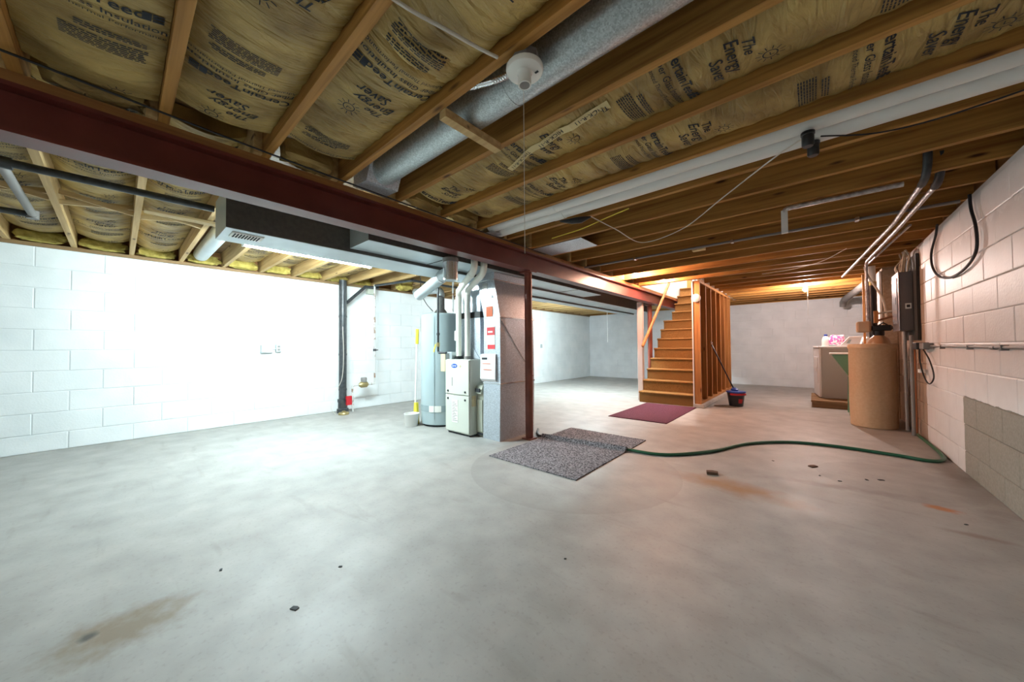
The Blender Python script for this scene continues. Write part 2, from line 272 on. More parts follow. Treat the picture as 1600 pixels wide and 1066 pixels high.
M = dict(
 floor=floor_mat(), rwall=right_wall_mat(), kraft=kraft_mat(),
 lwall=pmat('white_block_paint', (0.74, 0.78, 0.79), (0.82, 0.85, 0.86), 3, 0.5, bump=0.12, bscale=70),
 bwall=pmat('white_back_paint', (0.72, 0.74, 0.77), (0.80, 0.82, 0.85), 3, 0.55, bump=0.12, bscale=70),
 plaster=pmat('white_stairwell_paint', (0.8, 0.79, 0.77), None, rough=0.6),
 joist=wood('joist_wood', (0.50, 0.25, 0.062), (0.23, 0.098, 0.02), 'x'),
 joistl=wood('pale_joist_wood', (0.62, 0.43, 0.20), (0.42, 0.26, 0.10), 'x'),
 woody=wood('plate_wood', (0.36, 0.17, 0.05), (0.2, 0.085, 0.025), 'y'),
 paley=wood('pale_strip_wood', (0.66, 0.5, 0.27), (0.5, 0.34, 0.15), 'y', False),
 stud=wood('stud_wood', (0.55, 0.26, 0.085), (0.33, 0.13, 0.035), 'z'),
 ply=wood('subfloor_wood', (0.30, 0.19, 0.09), (0.17, 0.10, 0.045), 'y', False),
 panelw=wood('brown_panel', (0.17, 0.085, 0.035), (0.10, 0.045, 0.02), 'z', False),
 rail=wood('handrail_wood', (0.6, 0.27, 0.10), (0.42, 0.17, 0.06), 'y', False, 0.4),
 beam=pmat('red_oxide_paint', (0.105, 0.018, 0.013), (0.14, 0.026, 0.018), 5, 0.40, bump=0.05),
 post=pmat('red_post_paint', (0.23, 0.06, 0.035), (0.15, 0.035, 0.02), 6, 0.4),
 galv=galv('galvanized_sheet', (0.55, 0.60, 0.66), 0.55), galvr=galv('galvanized_pipe_sheet', (0.50, 0.55, 0.56), 0.75, 0.42, 190),
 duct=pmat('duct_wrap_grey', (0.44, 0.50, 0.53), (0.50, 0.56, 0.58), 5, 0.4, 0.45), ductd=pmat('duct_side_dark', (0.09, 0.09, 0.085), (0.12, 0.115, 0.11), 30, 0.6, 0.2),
 pvc=pmat('white_pvc', (0.78, 0.78, 0.75), None, rough=0.3), pvcw=pmat('cream_pvc', (0.78, 0.78, 0.70), None, rough=0.35),
 black=pmat('black_plastic', (0.012, 0.012, 0.013), None, rough=0.4), iron=pmat('black_iron', (0.022, 0.026, 0.030), (0.05, 0.055, 0.06), 20, 0.38),
 rubber=pmat('black_cable', (0.01, 0.01, 0.012), None, rough=0.55), white=pmat('white_plastic', (0.82, 0.82, 0.8), None, rough=0.35),
 porc=pmat('porcelain', (0.85, 0.83, 0.78), None, rough=0.2), ink=pmat('dark_blue_ink', (0.018, 0.022, 0.03), None, rough=0.8), wire=pmat('tan_wire', (0.45, 0.36, 0.25), None, rough=0.6),
 whitewire=pmat('pale_wire', (0.65, 0.6, 0.52), None, rough=0.6), yellow=pmat('yellow_plastic', (0.75, 0.62, 0.05), None, rough=0.4),
 yfib=pmat('yellow_fibre', (0.30, 0.23, 0.045), (0.50, 0.39, 0.10), 18, 0.95, bump=1.0, bscale=40), copper=pmat('copper', (0.6, 0.3, 0.17), None, rough=0.35, metal=0.8),
 brass=pmat('brass_meter', (0.42, 0.34, 0.16), None, rough=0.35, metal=0.6), rust=pmat('rusty_pipe', (0.62, 0.63, 0.62), (0.25, 0.15, 0.10), 14, 0.6, ramp=(0.55, 0.62)),
 furn=pmat('furnace_enamel', (0.60, 0.62, 0.55), None, rough=0.35), furnd=pmat('filter_enamel', (0.50, 0.52, 0.43), None, rough=0.4),
 heater=pmat('heater_enamel', (0.36, 0.44, 0.46), None, rough=0.3), heaterd=pmat('heater_band', (0.26, 0.33, 0.35), None, rough=0.35), steel=pmat('bright_steel', (0.75, 0.76, 0.78), None, rough=0.25, metal=0.9),
 orange=pmat('orange_sticker', (0.9, 0.16, 0.03), None, rough=0.5), red=pmat('red_sticker', (0.65, 0.03, 0.04), None, rough=0.5), blue=pmat('logo_blue', (0.0, 0.08, 0.5), None, rough=0.4),
 beige=pmat('beige_tag', (0.62, 0.52, 0.32), None, rough=0.6), tank=pmat('tan_tank', (0.54, 0.36, 0.21), (0.58, 0.40, 0.24), 40, 0.5, bump=0.08), tand=pmat('tan_cover', (0.48, 0.33, 0.21), None, rough=0.45),
 resin=pmat('resin_tank', (0.40, 0.24, 0.13), None, rough=0.35), green=pmat('green_tub', (0.13, 0.30, 0.19), None, rough=0.4), appl=pmat('appliance_grey', (0.42, 0.41, 0.39), None, rough=0.4), applw=pmat('appliance_white', (0.78, 0.77, 0.78), None, rough=0.3),
 pallet=wood('pallet_wood', (0.33, 0.2, 0.1), (0.18, 0.10, 0.05), 'x'), panel=pmat('panel_grey', (0.13, 0.11, 0.105), None, rough=0.4, metal=0.2), panelf=pmat('panel_front', (0.30, 0.27, 0.28), None, rough=0.25, metal=0.5),
 board=pmat('backing_board', (0.03, 0.028, 0.024), None, rough=0.8), conduit=pmat('grey_conduit', (0.24, 0.225, 0.215), None, rough=0.55, metal=0.15), foil=pmat('foil_wrap', (0.62, 0.60, 0.60), (0.32, 0.29, 0.29), 30, 0.45, 0.7, bump=0.8, bscale=45),
 mat1=carpet_mat('grey_mat', (0.045, 0.042, 0.047), (0.36, 0.34, 0.365), 75, 0.8), mat2=carpet_mat('plum_mat', (0.055, 0.016, 0.026), (0.115, 0.036, 0.055), 90, 0.6), carpet=carpet_mat('brown_carpet', (0.185, 0.095, 0.03), (0.31, 0.17, 0.06), 120, 0.6),
 hose=pmat('green_hose', (0.02, 0.11, 0.055), None, rough=0.35), curb=pmat('curb_concrete', (0.42, 0.38, 0.34), (0.5, 0.46, 0.42), 8, 0.8), bucket=pmat('dark_bucket', (0.025, 0.027, 0.035), None, rough=0.35), bblue=pmat('blue_rim', (0.03, 0.08, 0.42), None, rough=0.35),
 bred=pmat('red_plastic', (0.5, 0.02, 0.03), None, rough=0.35), brick=pmat('brick_chip', (0.12, 0.065, 0.04), None, rough=0.9), dark=pmat('dark_chip', (0.03, 0.035, 0.04), None, rough=0.8), pink=pmat('pink_bag', (0.75, 0.12, 0.42), (0.85, 0.8, 0.82), 26, 0.4, ramp=(0.45, 0.55)),
 labelw=pmat('white_label', (0.8, 0.79, 0.74), None, rough=0.6), tape=pmat('pale_tape', (0.62, 0.50, 0.24), None, rough=0.5), wblock=pmat('bare_block', (0.33, 0.25, 0.17), (0.42, 0.33, 0.24), 40, 0.9, bump=0.4), doorw=pmat('door_white', (0.78, 0.76, 0.74), None, rough=0.4),
 postw=pmat('dull_white_post', (0.52, 0.46, 0.44), None, rough=0.6),
 tube=emat('tube_glow', COOL, TUBE_L), tube2=emat('rear_tube_glow', COOL, TUBE_REAR), fill_tube=emat('fill_tube_glow', COOL, FILL_TUBE), bulbf=emat('bulb_glow', WARM2, BULB_FAR), bulbb=emat('beam_bulb_glow', WARM, BULB_BEAM), bulbs=emat('stair_bulb_glow', WARM, BULB_STAIR), bulbu=emat('upstairs_bulb_glow', WARM2, BULB_UP), fill_bulb=emat('fill_bulb_glow', WARM2, FILL_BULB),
)

# ------------------------------------------------------------------ room shell
XL, XR, YB, YF, ZW, ZJ, ZS = -5.80, 0.875, 10.72, -2.6, 2.045, 2.08, 2.27
JW, JP, J0 = 0.038, 0.4035, 0.113
struct(MB().box(XL-.2, XR+.2, YF-.2, YB+.2, -0.15, 0).build('floor', M['floor']))
ceil = MB()
SX0, SX1, SY0, SY1 = -2.31, -1.44, 6.13, 9.25       # stair opening
for a in ((XL-.2, SX0, YF-.2, YB+.2), (SX1, XR+.2, YF-.2, YB+.2), (SX0, SX1, YF-.2, SY0), (SX0, SX1, SY1, YB+.2)): ceil.box(a[0], a[1], a[2], a[3], ZS, ZS+.06)
struct(ceil.build('ceiling', M['ply']))
BW, BH, CH = 0.448, 0.208, 0.006
def chamfer_block(name, wd, ht, mat, axis, sign, th=0.03, jt=0.004):
    """one concrete block face: front chamfered, back sunk into the wall"""
    a, h = wd/2-jt/2, ht/2-jt/2; vs = []; 
    for (x, z, d) in ((-a,-h,-th),(a,-h,-th),(a,h,-th),(-a,h,-th),(-a,-h,0),(a,-h,0),(a,h,0),(-a,h,0),(-a+CH,-h+CH,.003),(a-CH,-h+CH,.003),(a-CH,h-CH,.003),(-a+CH,h-CH,.003)):
        vs.append((sign*d, x, z) if axis == 'x' else (x, sign*d, z))
    fs = [(0,1,5,4),(1,2,6,5),(2,3,7,6),(3,0,4,7),(4,5,9,8),(5,6,10,9),(6,7,11,10),(7,4,8,11),(8,9,10,11)]
    me = bpy.data.meshes.new(name); me.from_pydata(vs, [], fs); bm = bmesh.new(); bm.from_mesh(me); bmesh.ops.recalc_face_normals(bm, faces=bm.faces)
    n = sum((f.normal for f in bm.faces), Vector()); 
    d = n.x*sign if axis == 'x' else n.y*sign
    if d < 0: bmesh.ops.reverse_faces(bm, faces=bm.faces)
    bm.to_mesh(me); bm.free(); me.materials.append(mat); return me
def block_wall(wall, mat, axis, sign, face, lo, hi, off, zoff=-0.031, first_half=0.0):
    cache = {}
    rows = int((ZW - zoff)/BH + 0.99)
    og = Vector(wall.location)
    for r in range(rows):
        z0 = max(0.0, zoff + r*BH); z1 = min(ZW, zoff + (r+1)*BH)
        if z1-z0 < .03: continue
        s = off + (BW/2 if r % 2 else 0)
        k = math.floor((lo - s)/BW)
        while s + k*BW < hi:
            a, b = max(lo, s+k*BW), min(hi, s+(k+1)*BW); k += 1
            if b-a < .03: continue
            key = (round(b-a, 3), round(z1-z0, 3))
            if key not in cache: cache[key] = chamfer_block('block', key[0], key[1], mat, axis, sign)
            o = bpy.data.objects.new('block', cache[key]); C.objects.link(o); o.parent = wall
            j = random.uniform(-.0015, .0015)
            p = Vector((face+sign*j, (a+b)/2, (z0+z1)/2)) if axis == 'x' else Vector(((a+b)/2, face+sign*j, (z0+z1)/2))
            o.location = p - og
wl = struct(MB().box(XL-.2, XL-.004, YF-.2, YB+.2, 0, ZW).build('wall_left', M['lwall']))
block_wall(wl, M['lwall'], 'x', 1, XL, -1.0, YB, 0.119)
wb = struct(MB().box(XL-.004, XR+.004, YB+.004, YB+.2, 0, ZW+.03).build('wall_back', M['bwall']))
block_wall(wb, M['bwall'], 'y', -1, YB, XL, XR, -1.2)
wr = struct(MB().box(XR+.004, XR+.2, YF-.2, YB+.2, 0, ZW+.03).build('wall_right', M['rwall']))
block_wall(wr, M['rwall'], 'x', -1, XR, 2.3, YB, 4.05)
struct(MB().box(XL-.004, XR+.004, YF-.2, YF, 0, ZS).build('wall_front', M['lwall']))
# rim boards and sill plates close the joist ends
struct(MB().box(XL-.2, XL-.05, YF-.2, YB+.2, ZW, ZS).build('trim_1', M['woody']))
struct(MB().box(XR+.05, XR+.2, YF-.2, YB+.2, ZW+.03, ZS).build('trim_2', M['woody']))
struct(MB().box(XL-.05, XR+.05, YB+.02, YB+.2, ZW+.03, ZS).build('trim_3', M['joist']))
struct(MB().box(XL-.05, XL+.02, YF, YB, ZW, ZJ).build('trim_4', M['ply']))
# pier of bare block beyond the electrical panel
pier = struct(MB().box(0.735, XR-.006, 6.92, 7.5, 0, 2.06).build('wall_pier', M['wblock']))
pc = {}
for r in range(10):
    key = 'p'; 
    if key not in pc: pc[key] = chamfer_block('block', 0.132, 0.204, M['wblock'], 'y', -1, jt=0.008)
    o = bpy.data.objects.new('block', pc[key]); C.objects.link(o); o.parent = pier; o.location = Vector((0.803, 6.916, 0.104+r*.204)) - Vector(pier.location)
tag(MB().box(0.706, 0.728, 6.93, 7.45, 0.9, 2.02).build('white_board', M['plaster']), 'narrow white painted board fixed to the bare block pier behind the electrical panel', 'board')

# stairwell above the opening
struct(MB().box(SX0-.06, SX0, SY0-.04, SY1+.6, ZJ+.005, 4.4).build('wall_stair_left', M['plaster']))
struct(MB().box(SX1, SX1+.06, SY0-.04, SY1+.6, ZJ+.03, 4.4).build('wall_stair_right', M['plaster']))
struct(MB().box(SX0, SX1, SY0-.04, SY0+.02, ZS+.06, 4.4).build('wall_stair_front', M['plaster']))
struct(MB().box(SX0-.06, SX1+.06, SY0-.04, SY1+.6, 4.4, 4.45).build('ceiling_stair', M['plaster']))
d1 = struct(MB().box(SX0+.14, SX1, SY1+.02, SY1+.06, 2.37, 4.3).build('door_1', M['doorw']))
MB().box(SX0, SX0+.09, SY1-.03, SY1+.07, 2.34, 4.4).build('door_jamb', M['stud'], d1)
MB().box(SX0+.165, SX0+.18, SY1, SY1+.02, 2.4, 4.2).build('door_edge', M['dark'], d1)
struct(MB().box(SX0, SX1, SY1+.06, SY1+.12, 2.3, 4.4).build('wall_stair_back', M['plaster']))

# ------------------------------------------------------------------ steel beam, plate, posts
bm_ = thing('steel_beam', (-2.36, 4.0, 1.84), 'long dark red steel I-beam carrying the joists across the basement', 'beam')
MB().box(-2.425, -2.295, YF, YB, 1.84, 1.856).build('bottom_flange', M['beam'], bm_)
MB().box(-2.366, -2.354, YF, YB, 1.856, 2.018).build('web', M['beam'], bm_)
MB().box(-2.425, -2.295, YF, YB, 2.018, 2.036).build('top_flange', M['beam'], bm_)
tag(MB().box(-2.415, -2.30, YF, YB, 2.036, ZJ-.001).build('nailer_plate', M['woody']), 'brown wooden nailer plate lying on top of the red steel beam', 'board')
def post(x, y, label, r=.045):
    t = thing('steel_post', (x, y, 0), label, 'post')
    MB().tube([(x, y, .012), (x, y, 1.826)], r, 20).build('shaft', M['post'], t, True)
    MB().box(x-.075, x+.075, y-.06, y+.06, 1.826, 1.839).build('cap_plate', M['post'], t)
    MB().box(x-.06, x+.06, y-.06, y+.06, 0, .012).build('base_plate', M['post'], t)
post(-2.365, 2.985, 'round rust-red steel post beside the galvanized return duct, under the beam', .042)
post(-2.458, 7.02, 'round red steel post beside the carpeted stairs, behind the white post')
wp = thing('white_post', (-2.452, 6.505, 0), 'square white painted wooden post at the foot of the stairs under the beam', 'post')
MB().box(-2.499, -2.405, 6.46, 6.55, 0, 1.838).build('shaft', M['postw'], wp, bevel=.004)

# ------------------------------------------------------------------ joists
RG, LG = 'floor joists between the red beam and the right wall', 'floor joists between the red beam and the left wall'
rl = 'brown wooden floor joist running from the red beam to the right block wall'
ll = 'pale wooden floor joist running from the red beam to the left white wall'
special = {2: 'wooden floor joist in front of the round galvanized duct, holding the porcelain lamp holder',
           3: 'wooden floor joist between the round galvanized duct and the batt with pale printed tape',
           5: 'brown wooden floor joist directly in front of the two white pipes',
           6: 'brown wooden floor joist directly behind the two white pipes'}
ORD = ['first', 'second', 'third', 'fourth', 'fifth', 'sixth', 'seventh', 'eighth', 'ninth', 'tenth', 'eleventh', 'twelfth', 'thirteenth', 'fourteenth']
special[4] = 'brown wooden floor joist with printed batts on both sides, next before the white pipes'
special[1] = 'wooden floor joist between the creased batt and the torn batt above the beam'
special[0] = 'wooden floor joist on the front-wall side of the batt torn open above the beam'
for k in range(7, 15): special[k] = ORD[k-6] + ' brown wooden floor joist behind the white pipes, counting towards the stairs'
def wobble_joist(x0, x1, y, mat, name='floor_joist'):
    return MB().box(x0, x1, y, y+JW, ZJ, ZS-.002).build(name, mat)
for k in range(-6, 26):
    y = J0 + k*JP
    if y > YB-.2: break
    inside = SY0-.06 < y < SY1
    if k == 15: continue
    x0 = SX1+.065 if inside else -2.46
    o = wobble_joist(x0, XR+.04, y, M['joist'])
    if k in special: tag(o, special[k], 'joist')
    elif inside: tag(o, ORD[k-16] + ' short floor joist past the stair header, ending at the stud wall', 'joist', 'short joists beside the stairwell')
    elif k > 15: tag(o, ORD[25-k] + ' brown floor joist counting out from the back wall, beyond the stairs', 'joist', RG)
    else: tag(o, rl, 'joist', RG)
for k in range(-6, 26):
    y = J0 + k*JP - .040
    if y > YB-.2: break
    if k == 15: continue
    tag(wobble_joist(XL-.045, -2.375 if SY0-.06 < y+JW < SY1+.05 else -2.27, y, M['joistl']), {1: 'pale wooden floor joist just before the pale round branch duct', 2: 'pale wooden floor joist just behind the pale round branch duct'}.get(k) or (ORD[1-k] + ' pale floor joist before the round branch duct, counting towards the front wall' if k < 1 else ORD[k-2] + ' pale floor joist behind the round branch duct, counting towards the back wall' if k < 15 else ll), 'joist', LG)
hd = thing('stair_header', (-0.72, 6.09, ZJ), 'doubled orange wooden header joist at the head of the stair opening', 'joist')
for i in range(2): MB().box(-2.30, XR+.04, 6.045+i*.041, 6.045+i*.041+.038, ZJ-.002, ZS-.002).build('board', M['joist'], hd)
# solid blocking beside the galvanized duct and at the beam
tag(MB().box(-1.262, -1.218, .955, 1.318, ZJ-.040, ZJ-.001).build('blocking_board', M['joistl']), 'short wooden block nailed across the bay under the round galvanized duct', 'board')

# cross bridging in the left bays
for k in [q for q in range(-3, 6) if q != 1]:
    ya = J0 + k*JP - .040 + JW; yb = ya + JP - JW
    t = thing('cross_bridging', (-4.1, (ya+yb)/2, ZJ), ORD[-k] + ' pair of crossed bridging strips before the round branch duct' if k < 1 else ORD[k-2] + ' pair of crossed bridging strips behind the round branch duct', 'bridging', 'cross bridging between the left joists')
    MB().bar((-4.12, ya, ZJ+.012), (-4.12, yb, ZJ+.075), .036, .018, (1,0,0)).build('strip', M['paley'], t)
    MB().bar((-4.07, ya, ZJ+.075), (-4.07, yb, ZJ+.012), .036, .018, (1,0,0)).build('strip', M['paley'], t)

# ------------------------------------------------------------------ insulation batts with printed facing
TXT = {}
def text2d(body, spacing=1.0, shear=0.0, bold=0.0):
    key = (body, spacing, shear, bold)
    if key in TXT: return TXT[key]
    cu = bpy.data.curves.new('t', 'FONT'); cu.body = body; cu.size = 1.0; cu.resolution_u = 2; cu.align_x = 'CENTER'; cu.space_character = spacing; cu.shear = shear; cu.offset = bold
    o = bpy.data.objects.new('t', cu); C.objects.link(o); dg = bpy.context.evaluated_depsgraph_get(); dg.update()
    me = bpy.data.meshes.new_from_object(o.evaluated_get(dg))
    r = ([(v.co.x, v.co.y) for v in me.vertices], [tuple(p.vertices) for p in me.polygons])
    bpy.data.objects.remove(o); bpy.data.curves.remove(cu); bpy.data.meshes.remove(me); TXT[key] = r; return r
CREASE = {}
def batt_surface(y0, y1, seed, bulge, edge):
    cr = CREASE.get(seed, ())
    rnd = random.Random(seed); ph = [rnd.uniform(0, 6.28) for _ in range(6)]
    def z(x, y):
        t = min(1, max(0, (y-y0)/(y1-y0))); q = 1-(2*t-1)**4
        wv = .0045*math.sin(x*17+ph[0]+2*math.sin(y*5+ph[1])) + .004*math.sin(x*31+y*9+ph[2]) + .012*math.sin(x*2.3+ph[3])
        for xc, am, cv in cr:
            d = x - xc - cv*(2*t-1)**2 - .012*math.sin(y*30+xc*9); wv += am*math.exp(-(d/.011)**2) - am*.5*math.exp(-((d-.028)/.02)**2)
        return edge - bulge*(1-(2*t-1)**2) + (wv - .006)*q*.9 + .004*math.sin(x*60+ph[4])*(1-q)
    return z
def batt(x0, x1, k, left, label, group, bulge=.03, edge=ZJ+.075, flip=1, phase=0.0, printed=True, seed=0):
    y0 = J0 + k*JP + JW - (.040 if left else 0) + .002; y1 = y0 + JP - JW - .004
    zf = batt_surface(y0, y1, seed*13+k, bulge, edge)
    nx = max(4, int((x1-x0)/.013)); ny = 16; b = MB()
    vs = [(x0+(x1-x0)*i/nx, y0+(y1-y0)*j/ny) for i in range(nx+1) for j in range(ny+1)]
    b.add([(x, y, zf(x, y)) for x, y in vs], [(i*(ny+1)+j, i*(ny+1)+j+1, (i+1)*(ny+1)+j+1, (i+1)*(ny+1)+j) for i in range(nx) for j in range(ny)])
    # closed back under the subfloor
    ztop = ZS-.006; n = len(b.v); b.v += [(x0, y0, ztop), (x0, y1, ztop), (x1, y1, ztop), (x1, y0, ztop)]
    b.f += [(n, n+1, n+2, n+3), tuple([n]+list(range(0, ny+1))+[n+1]), tuple([n+3]+[nx*(ny+1)+j for j in range(ny+1)]+[n+2])]
    b.f += [tuple([n]+[i*(ny+1) for i in range(nx+1)]+[n+3]), tuple([n+1]+[i*(ny+1)+ny for i in range(nx+1)]+[n+2])]
    o = b.build('insulation_batt', M['kraft'], None, True); tag(o, label, 'insulation', group)
    if not printed: return o
    yc = (y0+y1)/2; cur = [None]
    def begin(): cur[0] = MB()
    def end(nm):
        if cur[0].v: cur[0].build(nm, M['ink'], o, fix=False)
    def put(P2, faces, xo, yo, sc, rot=0):           # local x -> along the batt width, local y -> along the batt
        vs = []
        for a, c in P2:
            a, c = a*sc, c*sc; a, c = a*math.cos(rot)-c*math.sin(rot), a*math.sin(rot)+c*math.cos(rot)
            x = xo + flip*c; y = yc + flip*(yo + a)
            if not (x0+.005 < x < x1-.005): return
            vs.append((x, y, zf(x, y)-.0035))
        cur[0].add(vs, faces)
    def T(body, xo, yo, sc, **kw): put(*text2d(body, **kw), xo, yo, sc)
    def rects(rs, xo, yo): 
        for (a0, a1, c0, c1) in rs: put([(a0,c0),(a1,c0),(a1,c1),(a0,c1)], [(0,1,2,3)], xo, yo, 1)
    def sun(xo, yo, R):
        n = 16
        for i in range(n):
            a, c = 2*math.pi*i/n, 2*math.pi*(i+1)/n
            put([(R*math.cos(a), R*math.sin(a)), (R*math.cos(c), R*math.sin(c)), (R*.84*math.cos(c), R*.84*math.sin(c)), (R*.84*math.cos(a), R*.84*math.sin(a))], [(0,1,2,3)], xo, yo, 1)
        for i in range(11):
            a = 2*math.pi*i/11; ca, sa = math.cos(a), math.sin(a); w_ = .0016
            put([(1.15*R*ca-w_*sa, 1.15*R*sa+w_*ca), (1.85*R*ca-w_*sa, 1.85*R*sa+w_*ca), (1.85*R*ca+w_*sa, 1.85*R*sa-w_*ca), (1.15*R*ca+w_*sa, 1.15*R*sa-w_*ca)], [(0,1,2,3)], xo, yo, 1)
        rects([(-.011, .008, -.002, .001), (.005, .008, -.002, .012)], xo, yo)
    rnd = random.Random(seed+k)
    def para(xo, yo, lines, wd, sp=.0095):
        for i in range(lines):
            a = -wd/2; 
            while a < wd/2-.01:
                l = rnd.uniform(.008, .026); rects([(a, min(wd/2, a+l), -.0024, .0024)], xo - flip*i*sp, yo); a += l+.004
    per = 0.84; i0 = math.floor((x0-phase)/per)-1
    for i in range(i0, i0+int((x1-x0)/per)+4):
        X = phase + i*per                               # position of the word mark
        f = flip
        begin(); T('CertainTeed', X, -.028, .058, bold=.014); rects([(.112, .134, 0, .040), (.137, .165, 0, .010), (.137, .165, .014, .026), (.137, .165, .030, .040)], X, 0)
        T('Fiber Glass Insulation', X-f*.048, 0, .041, bold=.006)
        T('Advanced Thermal Performance', X-f*.084, 0, .027)
        end('brand_lettering'); begin(); para(X-f*.15, .045, 3, .17); para(X-f*.19, .03, 7, .21); end('fine_print'); begin()
        T('The', X+f*.225, -.03, .055, shear=.3, bold=.008); T('Energy', X+f*.172, -.01, .064, shear=.3, bold=.008); T('Saver', X+f*.115, .02, .064, shear=.3, bold=.008)
        end('slogan_lettering'); begin(); sun(X+f*.30, .06, .025); end('sun_symbol')
    return o
for sd, k_, xs in ((8, 1, (-1.93, -1.78, -1.65, -1.14, -1.03, -.60)), (7, 0, (-1.15, -.7)), (6, -1, (-2.05, -1.34)), (9, 3, (-1.78, -.93, -.74)), (10, 4, (-1.15, -.97))):
    rc = random.Random(sd); CREASE[sd*13+k_] = [(x, rc.uniform(.012, .022), rc.uniform(-.04, .05)) for x in xs]
for k_ in range(-4, 6):
    rc = random.Random(90+k_); CREASE[(13 if k_ < 1 else 26)+k_] = [(-5.6+i*.27+rc.uniform(-.06, .06), rc.uniform(.008, .018), rc.uniform(-.05, .05)) for i in range(12)]
GL = 'kraft-faced batts between the left joists'
gl = 'yellow-tan kraft-faced insulation batt with printed lettering between pale joists'
for k in (-4, -3, -2, -1, 0): batt(XL+.10, -2.43, k, True, ORD[-k] + ' printed kraft-faced batt before the round branch duct, between pale joists', GL, bulge=.055, edge=ZJ+.145, phase=-3.42, seed=1, printed=k > -3)
for k in (2, 3, 4, 5): batt(XL+.10, -3.3, k, True, ORD[k-2] + ' kraft-faced batt behind the round branch duct, above the shop light', 'kraft-faced batts above the shop light', bulge=.05, edge=ZJ+.145, phase=-3.42, seed=2)
batt(-2.20, XR-.02, -4, False, 'kraft-faced insulation batt over the end of the room nearest the front wall', 'kraft-faced batts towards the front wall', seed=3, printed=False)
batt(-2.20, XR-.02, -3, False, 'kraft-faced insulation batt over the end of the room nearest the front wall', 'kraft-faced batts towards the front wall', seed=4, printed=False)
batt(-2.22, XR-.02, -2, False, 'kraft-faced insulation batt two bays from the batt torn open above the beam', None, seed=5, flip=1, phase=-1.62, edge=ZJ+.06)
batt(-2.22, XR-.02, -1, False, 'kraft-faced insulation batt above the beam whose print reads towards the stairs', None, seed=6, flip=1, phase=-1.68, edge=ZJ+.055)
batt(-2.12, XR-.02, 0, False, 'kraft-faced insulation batt torn open at its end above the red beam', None, seed=7, flip=-1, phase=-1.775, edge=ZJ+.055, bulge=.035)
batt(-2.05, XR-.02, 1, False, 'creased kraft-faced insulation batt beside the joist that holds the lamp holder', None, seed=8, flip=-1, phase=-1.262, edge=ZJ+.055, bulge=.045)
b3 = batt(-2.1, XR-.02, 3, False, 'kraft-faced insulation batt with pale printed tape, beside the round galvanized duct', None, seed=9, flip=1, phase=-.40, edge=ZJ+.06, bulge=.03)
batt(-2.1, XR-.02, 4, False, 'kraft-faced insulation batt one joist away from the two white pipes', None, seed=10, flip=1, phase=-.62, edge=ZJ+.06, bulge=.03)
# pale tape strip printed THICK-R-11 on that batt
tp = MB(); pts = [(-1.40, 1.595), (-1.15, 1.512), (-.9, 1.492), (-.68, 1.462)]
z3 = batt_surface(J0+3*JP+JW+.002, J0+4*JP-.002, 9*13+3, .03, ZJ+.06)
for (a, b_), (c_, d_) in zip(pts, pts[1:]):
    for i in range(4):
        u0, u1 = i/4, (i+1)/4; xa, ya, xb, yb = a+(c_-a)*u0, b_+(d_-b_)*u0, a+(c_-a)*u1, b_+(d_-b_)*u1
        tp.add([(xa, ya-.023, z3(xa, ya-.023)-.006), (xb, yb-.023, z3(xb, yb-.023)-.006), (xb, yb+.023, z3(xb, yb+.023)-.006), (xa, ya+.023, z3(xa, ya+.023)-.006)], [(0,1,2,3)])
tp.build('printed_tape', M['tape'], b3, fix=False)
for xo, yo in ((-1.28, 1.555), (-1.02, 1.502), (-.78, 1.478)):
    V, Fc = text2d('THICK-R-11', 1.05, 0.0, .01); vs = []
    for a, c in V:
        x, y = xo - a*.034, yo + (.08*a*.034 if xo > -1.2 else .33*a*.034) + c*.034 - .012; vs.append((x, y, z3(x, y)-.0095))
    tx = MB(); tx.add(vs, Fc); tx.build('tape_lettering', M['ink'], b3, fix=False)

# fibre chunks packed into the joist ends over the left wall
def lumpy(name, x0, x1, y0, y1, z0, z1, mat, seed, nx=8, ny=8):
    rnd = random.Random(seed); b = MB(); vs = []
    cx, cy, cz = (x0+x1)/2, (y0+y1)/2, (z0+z1)/2; n = 10; m = 14
    for i in range(n+1):
        th = math.pi*i/n
        for j in range(m):
            ph = 2*math.pi*j/m; s_, c_ = math.sin(th), math.cos(th)
            def sp(v): return math.copysign(abs(v)**.55, v)
            q = 1 + rnd.uniform(-.24, .05)
            vs.append((cx+sp(s_*math.cos(ph))*(x1-x0)/2*q, cy+sp(s_*math.sin(ph))*(y1-y0)/2*q, cz+sp(c_)*(z1-z0)/2*q))
    b.add(vs, [(i*m+j, i*m+(j+1)%m, (i+1)*m+(j+1)%m, (i+1)*m+j) for i in range(n) for j in range(m)])
    return b.build(name, mat, None, True)
for k in range(-4, 7):
    y0 = J0 + k*JP + JW - .040
    tag(lumpy('fibre_chunk', XL-.03, XL+.088, y0+.005, y0+JP-JW-.005, ZJ+.004, ZJ+.12, M['yfib'], 40+k), ('yellow fibre chunk on the left wall sill under the round branch duct' if k == 1 else ORD[-k] + ' yellow fibre chunk on the left wall sill before the round branch duct' if k < 1 else ORD[k-2] + ' yellow fibre chunk on the left wall sill behind the round branch duct'), 'insulation', 'fibre chunks on the left wall sill')
tag(lumpy('fibre_wad', -5.25, -5.05, 3.0, 3.3, 1.97, 2.2, M['yfib'], 77), 'loose wad of yellow glass fibre hanging behind the black drain pipe branch', 'insulation')
